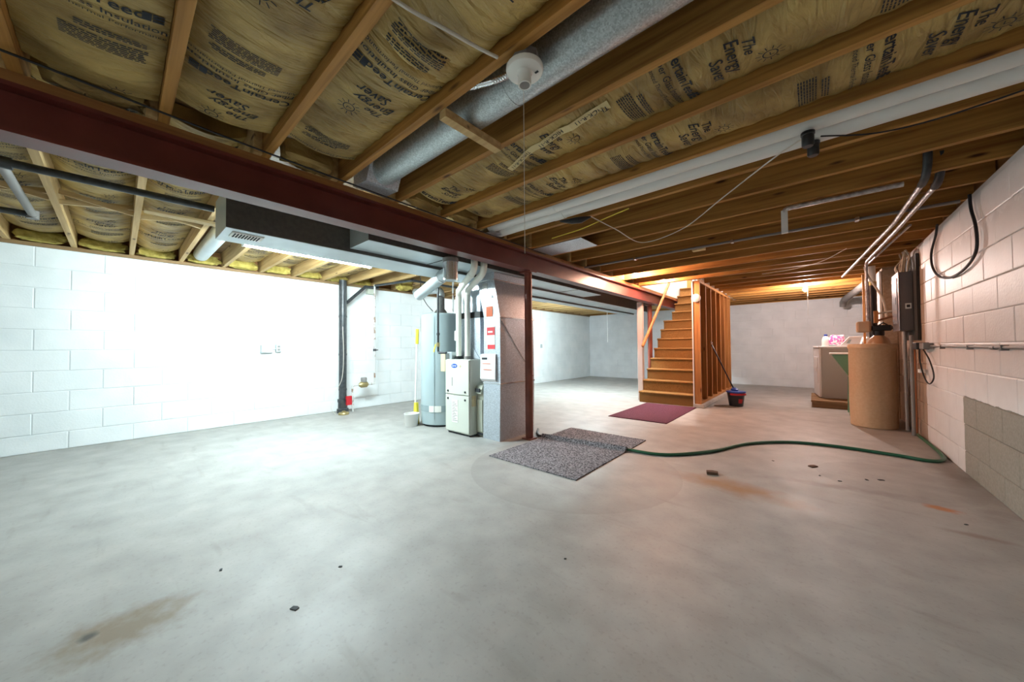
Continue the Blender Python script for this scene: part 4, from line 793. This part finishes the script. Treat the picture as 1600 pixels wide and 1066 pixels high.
bk = thing('white_bucket', (-3.93, 2.51, 0), 'small white plastic pail on the floor beside the water heater', 'bucket')
MB().lathe([(.075, .0), (.078, .004), (.092, .15), (.097, .155), (.097, .163), (.088, .163), (.074, .01)], (-3.93, 2.51, 0), 24).build('pail', M['white'], bk, True)
t = thing('small_pump', (-4.12, 3.0, 0), 'small pale condensate pump with fittings behind the broom', 'pump')
MB().box(-4.24, -4.10, 2.92, 3.06, 0, .14).build('case', M['furnd'], t, bevel=.01); MB().lathe([(.04, 0), (.05, .02), (.05, .09), (.03, .11)], (-4.17, 2.99, .14), 14).build('motor', M['white'], t, True)
tag(MB().tube(spline([(-3.86, 2.60, 2.05), (-3.87, 2.62, 1.75), (-3.85, 2.68, 1.6), (-3.78, 2.74, 1.49)]), .005, 6).build('heater_cable', M['rubber'], None, True), 'thin dark cable dropping to the top of the water heater', 'cable')
for i, x in enumerate((-3.62, -3.52)):
    tag(MB().tube([(x, 2.95+.06*i, 1.478), (x, 2.95+.06*i, 2.0)], .012, 8).build('copper_riser', M['copper'] if i else M['rust'], None, True), ('bare copper' if i else 'whitish mottled')+' water pipe rising from the water heater top', 'pipe')

# ------------------------------------------------------------------ left wall plumbing
so = thing('soil_stack', (-5.60, 2.34, 0), 'thick black soil pipe standing against the white left wall', 'pipe')
MB().tube([(-5.60, 2.34, .12), (-5.60, 2.34, 2.09)], .056, 20).build('pipe', M['iron'], so, True)
MB().lathe([(.085, 0), (.085, .06), (.068, .07), (.068, .16), (.075, .17), (.075, .21), (.06, .215)], (-5.60, 2.34, 0), 22).build('hub', M['iron'], so, True)
MB().tube([(-5.60, 2.40, 1.74), (-5.63, 2.72, 2.04), (-5.63, 2.95, 2.05)], .026, 12).build('branch', M['iron'], so, True)
for z in (.35, .9, 1.5): MB().tube([(-5.60, 2.34, z), (-5.60, 2.34, z+.03)], .06, 20).build('joint_ring', M['iron'], so, True)
MB().box(-5.545, -5.50, 2.36, 2.44, .12, .26).build('red_tag', M['bred'], so)
tag(MB().tube([(-5.45, 2.8, 2.05), (-4.6, 2.95, 2.04), (-4.55, 4.1, 2.03), (-4.55, 6.4, 2.03)], .019, 12).build('black_branch', M['iron'], None, True), 'black drain pipe running under the joists behind the soil pipe', 'pipe')
co = thing('floor_cleanout', (-5.40, 2.26, 0), 'round brass cleanout plug in the floor by the soil pipe', 'plug')
MB().lathe([(.075, 0), (.078, .02), (.068, .035), (.02, .04)], (-5.42, 2.28, 0), 20).build('cap', M['brass'], co, True); MB().box(-5.44, -5.40, 2.26, 2.30, .038, .055).build('nut', M['brass'], co)
tag(MB().tube(spline([(-5.53, 2.31, 1.35), (-5.525, 2.32, .9), (-5.53, 2.30, .55), (-5.50, 2.20, .35), (-5.48, 2.12, .12), (-5.47, 2.18, .01)]), .004, 6).build('white_tie_wire', M['whitewire'], None, True), 'thin pale ground wire hanging down the black soil pipe', 'wire')
wm = thing('water_meter', (-5.53, 2.64, 0), 'water service pipe with brass meter beside the black soil pipe', 'meter')
MB().tube([(-5.53, 2.83, 2.08), (-5.53, 2.83, .46)] + arc((-5.53, 2.83, .45), (-5.53, 2.83, .42), (-5.53, 2.80, .42), 4) + [(-5.53, 2.72, .42)], .015, 10).build('riser', M['rust'], wm, True)
MB().tube([(-5.53, 2.72, .42), (-5.53, 2.69, .42), (-5.53, 2.60, .42), (-5.53, 2.56, .42)], [.02, .05, .05, .02], 16).build('meter_body', M['brass'], wm, True)
MB().lathe([(.045, .04), (.048, .10), (.04, .115)], (-5.53, 2.645, .42), 18).build('register_head', M['conduit'], wm, True)
MB().tube([(-5.53, 2.56, .42), (-5.53, 2.50, .42)] + arc((-5.53, 2.49, .42), (-5.53, 2.46, .42), (-5.53, 2.46, .38), 4) + [(-5.53, 2.47, .005)], .015, 10).build('inlet', M['rust'], wm, True)
MB().tube([(-5.53, 2.83, .96), (-5.53, 2.83, 1.0)], .026, 10).build('valve', M['iron'], wm, True); MB().tube([(-5.53, 2.83, .98), (-5.49, 2.87, .98)], .009, 8).build('valve_stem', M['iron'], wm)
tag(MB().box(-5.79, -5.69, 2.80, 2.94, 1.94, 2.04).build('cream_box', M['furnd'], bevel=.004), 'small cream box on the left wall above the water meter', 'box')
def wall_outlet(y, ztop, zbox, label, double=False):
    t = thing('conduit_outlet', (XL+.02, y, zbox), label, 'outlet')
    MB().tube([(XL+.018, y, zbox+.05), (XL+.018, y, ztop)], .010, 8).build('conduit', M['lwall'], t, True)
    MB().box(XL+.006, XL+.045, y-.035, y+.035, zbox-.055, zbox+.055).build('box', M['duct'], t, bevel=.004)
    for dz in (-.022, .022): MB().box(XL+.045, XL+.048, y-.014, y+.014, zbox+dz-.013, zbox+dz+.013).build('socket', M['conduit'], t)
    if double:
        MB().box(XL+.006, XL+.05, y-.21, y-.075, zbox-.065, zbox+.045).build('double_box', M['duct'], t, bevel=.004)
        for dy in (-.185, -.115): MB().box(XL+.05, XL+.053, y+dy, y+dy+.03, zbox-.045, zbox+.025).build('switch', M['labelw'], t)
        MB().tube([(XL+.02, y-.08, zbox-.01), (XL+.02, y-.03, zbox-.01)], .008, 8).build('nipple', M['lwall'], t)
wall_outlet(1.515, 1.97, 1.02, 'white outlet boxes with conduit on the left wall before the soil pipe', True)
wall_outlet(7.86, 2.03, 1.04, 'white outlet box with conduit on the left wall behind the return duct')
tag(MB().tube([(XL+.02, 1.515, 1.975), (XL+.02, 1.56, 2.015), (XL+.02, 2.28, 2.02)], .009, 8).build('wall_conduit', M['white'], None, True), 'thin white conduit along the top of the left wall to the soil pipe', 'conduit')

# ------------------------------------------------------------------ floor things
def matbox(name, x0, x1, y0, y1, m, label, ridge=None):
    b = MB(); n = 36; k = 22
    def z(x, y):
        if ridge is None: return .009
        t = (x-x0)/(x1-x0); yc = ridge[0] + (ridge[1]-ridge[0])*t
        return .009 + .042*math.exp(-((y-yc)/.032)**2)
    ys = sorted(set([y0+(y1-y0)*j/n for j in range(n+1)] + ([ridge[0]+d*.018 for d in range(-6, 7)] if ridge else [])))
    xs = [x0+(x1-x0)*i/k for i in range(k+1)]; ny = len(ys)
    b.add([(x, y, z(x, y)) for x in xs for y in ys], [(i*ny+j, (i+1)*ny+j, (i+1)*ny+j+1, i*ny+j+1) for i in range(k) for j in range(ny-1)])
    nb = len(b.v); b.v += [(x0, y0, .001), (x1, y0, .001), (x1, y1, .001), (x0, y1, .001)]
    b.f += [tuple([nb]+[j for j in range(ny)]+[nb+3]), tuple([nb+1]+[k*ny+j for j in range(ny)]+[nb+2]), tuple([nb]+[i*ny for i in range(k+1)]+[nb+1]), tuple([nb+3]+[i*ny+ny-1 for i in range(k+1)]+[nb+2])]
    tag(b.build(name, M[m], None, True), label, 'mat')
matbox('floor_mat', -2.27, -1.355, 2.265, 3.70, 'mat1', 'speckled grey woven mat on the floor with the hose running beneath it', (3.10, 3.20))
matbox('floor_mat', -2.24, -1.44, 4.66, 6.17, 'mat2', 'plum coloured mat on the floor at the foot of the stairs')
ho = MB().tube(spline([(-1.40, 3.195, .022), (-1.33, 3.222, .017), (-1.031, 3.296, .015), (-.742, 3.66, .015), (-.529, 4.164, .015), (-.217, 4.512, .015), (.121, 4.616, .015), (.539, 4.577, .015), (.70, 4.53, .015), (.80, 4.60, .015), (.845, 4.80, .015), (.85, 5.2, .015), (.84, 5.8, .015)], 8), .0145, 10)
tag(ho.build('garden_hose', M['hose'], None, True), 'green garden hose snaking across the floor from the grey mat to the right wall', 'hose')
tag(MB().tube(spline([(-2.28, 3.085, .022), (-2.34, 3.12, .015), (-2.42, 3.20, .013), (-2.52, 3.35, .013)]), .013, 8).build('dark_hose', M['rubber'], None, True), 'short dark hose end leaving the grey mat beside the red post', 'hose')
mb = thing('mop_bucket', (-1.0, 6.78, 0), 'dark mop bucket with blue rim and red trim beside the stair wall', 'bucket')
BX, BY = -.985, 6.80
b = MB().lathe([(.095, 0), (.10, .006), (.128, .225), (.135, .23), (.12, .235), (.095, .03)], (BX, BY, 0), 28); b.build('pail', M['bucket'], mb, True)
MB().lathe([(.128, .222), (.142, .226), (.142, .245), (.10, .252), (.02, .248)], (BX, BY, 0), 28).build('wringer_rim', M['bblue'], mb, True)
MB().prism([(-.10, .175), (.14, .175), (.15, .22), (-.06, .22)], -.155, -.118).v
hq = MB()
for i in range(9):
    a0, a1 = -2.0+i*.2, -2.0+(i+1)*.2; R0, R1 = .128, .150
    hq.add([(BX+R0*math.cos(a0), BY+R0*math.sin(a0), .185), (BX+R0*math.cos(a1), BY+R0*math.sin(a1), .185), (BX+R1*math.cos(a1), BY+R1*math.sin(a1), .19), (BX+R1*math.cos(a0), BY+R1*math.sin(a0), .19),
            (BX+R0*math.cos(a0), BY+R0*math.sin(a0), .218), (BX+R0*math.cos(a1), BY+R0*math.sin(a1), .218), (BX+R1*math.cos(a1), BY+R1*math.sin(a1), .218), (BX+R1*math.cos(a0), BY+R1*math.sin(a0), .218)], [(0,1,2,3),(4,5,6,7),(3,2,6,7),(0,1,5,4),(0,3,7,4),(1,2,6,5)])
hq.build('red_trim', M['bred'], mb)
q = MB()
for i in range(5):
    a0, a1 = -1.15+i*.1, -1.15+(i+1)*.1; R = .118
    q.add([(BX+R*math.cos(a0), BY+R*math.sin(a0), .06), (BX+R*math.cos(a1), BY+R*math.sin(a1), .06), (BX+(R+.012)*math.cos(a1), BY+(R+.012)*math.sin(a1), .13), (BX+(R+.012)*math.cos(a0), BY+(R+.012)*math.sin(a0), .13)], [(0,1,2,3)])
q.build('red_sticker', M['bred'], mb)
mp_ = thing('mop', (BX, BY, .2), 'mop with a dark handle standing in the bucket and leaning on the stud wall', 'mop')
MB().tube([(BX-.02, BY+.01, .256), (-1.345, 6.90, 1.02)], .011, 8).build('handle', M['bucket'], mp_, True)
MB().tube([(-1.345, 6.90, 1.02), (-1.362, 6.905, 1.06), (-1.35, 6.89, 1.10), (-1.335, 6.90, 1.05)], .005, 6).build('hang_loop', M['steel'], mp_)
MB().lathe([(.05, 0), (.06, .02), (.02, .05)], (BX-.02, BY+.01, .2525), 12).build('mop_head', M['bblue'], mp_, True)
def chip(x, y, s, h, mat, label, a=.4, group=None):
    b = MB(); pts = [(-s, -s*.55), (s*.8, -s*.6), (s, s*.3), (s*.2, s*.6), (-s*.9, s*.45)]
    b.prism([(x+p*math.cos(a)-q_*math.sin(a), y+p*math.sin(a)+q_*math.cos(a)) for p, q_ in pts], 0.0005, h, 'z')
    tag(b.build('floor_chip', M[mat]), label, 'debris', group)
chip(-.611, 3.067, .042, .022, 'brick', 'small brown brick fragment lying by the rust stain in front of the hose')
chip(-.02, 3.78, .035, .008, 'brick', 'flat brown scrap on the floor behind the rust stain, near the hose bend', 1.0)
chip(-1.525, .459, .016, .003, 'dark', 'small dark square scrap on the bare floor beside the brown stain', .5)
G = 'tiny dark specks on the floor'
for x, y, s in ((-1.653, .682, .008), (-2.045, .317, .009), (.13, 3.5, .012), (.02, 3.55, .010), (.28, 3.66, .014), (-.28, 3.75, .009), (.36, 3.72, .02), (.62, 3.1, .009), (-.9, 1.4, .006)):
    chip(x, y, s, .003, 'dark', 'tiny dark speck of debris on the concrete floor', random.uniform(0, 3), G)

# ------------------------------------------------------------------ right side: softener, laundry, electrics
sf = thing('brine_tank', (.545, 6.12, 0), 'large tan cylindrical brine tank standing by the right wall', 'tank')
MB().lathe([(.195, 0), (.205, .01), (.213, .30), (.210, .955), (.214, .96)], (.545, 6.12, 0), 44).build('drum', M['tank'], sf, True)
MB().lathe([(.216, .955), (.218, .96), (.216, 1.0), (.205, 1.012), (.05, 1.016)], (.545, 6.12, 0), 44).build('lid', M['tank'], sf, True)
rs = thing('softener_tank', (.645, 6.5, 0), 'slim water softener tank with a black valve head behind the brine tank', 'tank')
MB().lathe([(.10, 0), (.115, .03), (.115, 1.0), (.09, 1.08), (.045, 1.125)], (.645, 6.5, 0), 28).build('tank', M['resin'], rs, True)
MB().lathe([(.05, 1.12), (.055, 1.13), (.055, 1.18), (.03, 1.185)], (.645, 6.5, 0), 20).build('neck', M['black'], rs, True)
MB().box(.575, .76, 6.45, 6.55, 1.18, 1.255).build('valve_body', M['black'], rs, bevel=.012)
MB().tube([(.76, 6.5, 1.215), (.86, 6.5, 1.215)], .02, 10).build('pipe_connection', M['iron'], rs, True)
MB().box(.44, .575, 6.43, 6.57, 1.165, 1.31).build('timer_cover', M['tand'], rs, bevel=.02, seg=2)
MB().tube([(.645, 6.47, 1.25), (.68, 6.46, 1.285), (.72, 6.47, 1.255)], .01, 8).build('bypass_lever', M['black'], rs, True)
kr = thing('black_riser', (.615, 6.68, .0), 'thick black pipe with a dull yellow collar standing behind the softener valve', 'pipe')
MB().tube([(.615, 6.68, .01), (.615, 6.68, 1.80)], .04, 16).build('pipe', M['black'], kr, True)
MB().tube([(.615, 6.68, 1.80), (.615, 6.68, 1.85)], .042, 16).build('collar', M['brass'], kr, True)
MB().tube([(.615, 6.68, 1.85), (.615, 6.68, 2.06)], .036, 16).build('upper_pipe', M['pvc'], kr, True)
tag(MB().tube(spline([(.54, 6.6, 2.05), (.57, 6.58, 1.92), (.69, 6.57, 1.62), (.73, 6.58, 1.36)]), .012, 8).build('white_hose', M['whitewire'], None, True), 'white flexible tube dropping from the joists beside the thick black pipe', 'hose')
tag(MB().box(.57, .595, 7.30, 7.34, .0, 2.05).build('wood_upright', M['stud']), 'narrow wooden upright behind the softener against the laundry', 'board')
for i, (z, y) in enumerate(((1.40, 6.4), (1.33, 6.36))):
    tag(MB().tube([(.63, y, z-.02*i), (.73, y, z+.02), (.86, y, z+.03)], .013, 8).build('supply_pipe', M['copper'] if i else M['whitewire'], None, True), ('copper' if i else 'whitish')+' supply pipe crossing above the softener valve to the wall', 'pipe')
tag(MB().box(.59, .63, 6.33, 6.36, 1.28, 1.43).build('wood_block', M['stud']), 'small wooden block strapped to the pipes above the softener', 'board')
# laundry tub
lt = thing('laundry_tub', (.43, 7.0, 0), 'green laundry tub with a pale rim between brine tank and dryer', 'sink')
MB().prism([(.20, .868), (.66, .868), (.60, .53), (.39, .53)], 6.80, 7.22).build('basin', M['green'], lt)
MB().box(.185, .68, 6.78, 7.24, .868, .885).build('rim', M['labelw'], lt)
for x in (.385, .60):
    for y in (6.86, 7.16): MB().tube([(x, y, 0), (x+.01, y, .53)], .014, 8).build('leg', M['green'], lt, True)
# dryer on its pallet
pl = thing('pallet', (.35, 7.95, 0), 'rough wooden pallet under the dryer', 'pallet')
for y in (7.42, 7.9, 8.42): MB().box(-.03, .70, y, y+.09, 0, .085).build('runner', M['pallet'], pl)
for i in range(5): MB().box(-.04+.0*i, .70, 7.40+i*.24, 7.40+i*.24+.17, .085, .115).build('deck_board', M['pallet'], pl)
dr = thing('dryer', (.10, 7.76, .116), 'white front-loading dryer with a grey side standing on the pallet', 'dryer')
dr.rotation_euler.z = math.radians(6.0)
MB().box(.10, .72, 7.76, 8.45, .118, .955).build('cabinet', M['appl'], dr, bevel=.006)
MB().box(.072, .10, 7.765, 8.445, .13, .95).build('front_panel', M['applw'], dr, bevel=.006)
MB().box(.062, .073, 7.90, 8.32, .35, .80).build('door', M['applw'], dr, bevel=.004)
MB().box(.04, .062, 7.95, 7.985, .56, .62).build('door_handle', M['applw'], dr)
MB().box(.065, .725, 7.755, 8.455, .955, .985).build('top', M['applw'], dr, bevel=.006)
MB().prism([(.60, .985), (.70, .985), (.72, 1.13), (.66, 1.13)], 7.78, 8.43).build('console', M['applw'], dr)
bt = thing('detergent_bottle', (.17, 8.10, .985), 'white detergent bottle with a blue cap on the dryer', 'bottle')
MB().lathe([(.05, 0), (.055, .01), (.055, .10), (.04, .15), (.022, .17)], (.17, 8.1, .986), 20).build('bottle', M['white'], bt, True); MB().lathe([(.024, .17), (.024, .2), (.018, .204)], (.17, 8.1, .986), 16).build('cap', M['bblue'], bt, True)
pk = thing('detergent_bag', (.31, 8.05, .985), 'pink and white detergent bag lying on the dryer', 'bag')
lumpy_o = MB(); 
rr_ = random.Random(3)
for i in range(5):
    zz = i*.045; ww = (.085, .10, .10, .095, .085)[i]; dd = (.05, .055, .05, .035, .008)[i]
    for j in range(14):
        a = 2*math.pi*j/14; lumpy_o.v.append((.31+ww*math.cos(a)*(1+rr_.uniform(-.05, .05)), 8.05+dd*math.sin(a), .986+zz+(.0 if i < 4 else .01*math.sin(a*2))))
lumpy_o.f = [(i*14+j, i*14+(j+1)%14, (i+1)*14+(j+1)%14, (i+1)*14+j) for i in range(4) for j in range(14)] + [tuple(range(13, -1, -1)), tuple(56+j for j in range(14))]
lumpy_o.build('bag', M['pink'], pk, True)
bx = thing('laundry_box', (.52, 8.0, .985), 'white and blue slanted laundry box on the dryer', 'box')
MB().prism([(.33, .986), (.56, .986), (.60, 1.14), (.45, 1.14)], 7.86, 7.98).build('carton', M['applw'], bx, bevel=.003)
MB().prism([(.41, 1.03), (.45, 1.03), (.475, 1.09), (.445, 1.09)], 7.857, 7.86).build('blue_print', M['heater'], bx)
tag(MB().box(.20, .30, 7.85, 7.92, .986, 1.012).build('folded_cloth', M['heater'], bevel=.008), 'small blue-grey folded cloth in front of the bottle on the dryer', 'cloth')
# electrical panel
bb = tag(MB().box(.845, .868, 5.62, 6.35, 1.05, 1.98).build('panel_backboard', M['board']), 'dark backing board on the right wall behind the electrical panel', 'board')
ep = thing('electrical_panel', (.80, 5.95, 1.16), 'grey metal electrical panel mounted on the right wall above the conduit', 'panel')
MB().box(.742, .844, 5.77, 6.16, 1.16, 1.815).build('enclosure', M['panel'], ep, bevel=.003)
MB().box(.732, .742, 5.765, 6.165, 1.155, 1.82).build('cover', M['panelf'], ep, bevel=.003)
MB().box(.724, .733, 5.82, 6.11, 1.24, 1.76).build('door', M['panelf'], ep, bevel=.002)
MB().box(.717, .725, 5.85, 5.87, 1.46, 1.54).build('door_handle', M['steel'], ep)
MB().box(.782, .828, 5.766, 5.769, 1.40, 1.46).build('sticker', M['labelw'], ep); MB().box(.792, .818, 5.7645, 5.766, 1.415, 1.445).build('sticker_mark', M['dark'], ep)
for i in range(9):
    rr2 = random.Random(i); y = 5.80+.035*i; x = .79+rr2.uniform(-.03, .03)
    tag(MB().tube(spline([(x, y, 1.816), (x-.01+rr2.uniform(-.03, .03), y+rr2.uniform(-.02, .02), 1.90), (x+.02, y+.01, 1.98), (.80+rr2.uniform(-.02, .05), y+rr2.uniform(-.06, .03), 2.06)], 5), .0075, 6).build('panel_cable', M['wire'], None, True), 'tan electrical cable looping up from the panel into the joists', 'cable', 'cables above the electrical panel')
cb = thing('outlet_conduit', (.85, 4.2, .93), 'horizontal grey conduit on the right wall ending in a black outlet box', 'conduit')
MB().tube([(.852, 1.6, .975), (.852, 5.12, .985)], .009, 10).build('conduit', M['conduit'], cb, True)
MB().box(.80, .868, 5.12, 5.28, .955, 1.015).build('metal_box', M['conduit'], cb, bevel=.004)
MB().box(.78, .868, 5.285, 5.46, .95, 1.02).build('outlet_box', M['black'], cb, bevel=.004)
for y in (3.45, 4.05, 4.75): MB().box(.838, .869, y, y+.009, .96, .994).build('strap', M['conduit'], cb)
MB().tube([(.852, 3.58, .976), (.852, 3.64, .976)], .013, 10).build('coupling', M['conduit'], cb, True)
tag(MB().tube(spline([(.82, 5.40, .95), (.83, 5.44, .80), (.835, 5.30, .66), (.84, 5.15, .62), (.845, 5.02, .70), (.84, 5.12, .84), (.83, 5.3, .95)]), .006, 6).build('hanging_cord', M['rubber'], None, True), 'dark cord looped below the black outlet box on the right wall', 'cord')
tag(MB().box(.82, .86, 5.42, 5.50, .71, .745).build('cord_tag', M['labelw']), 'small white tag on the cord below the outlet box', 'tag')
tag(MB().tube(spline([(.855, 3.96, 2.06), (.855, 3.94, 1.95), (.855, 3.86, 1.80), (.855, 3.87, 1.64), (.855, 4.10, 1.56), (.855, 4.45, 1.545), (.855, 4.78, 1.60), (.855, 5.0, 1.72), (.855, 5.03, 1.86), (.855, 4.86, 1.99), (.855, 4.80, 2.07)], 8), .009, 8).build('black_cable_loop', M['rubber'], None, True), 'black cable hanging in a big loop on the right block wall', 'cable')
tag(MB().tube([(.80, 5.64, .02), (.80, 5.64, 1.10)], .016, 8).build('grey_riser', M['conduit'], None, True), 'grey conduit standing on the floor below the electrical panel', 'conduit')
tag(MB().tube([(.83, 5.78, .02), (.83, 5.78, 1.0)], .02, 8).build('copper_drop', M['copper'], None, True), 'copper pipe standing against the right wall behind the brine tank', 'pipe')
tag(MB().tube([(.79, 5.9, .03), (.79, 5.9, 1.15)], .016, 10).build('grey_drop', M['conduit'], None, True), 'grey pipe rising beside the brine tank to the electrical panel', 'pipe')
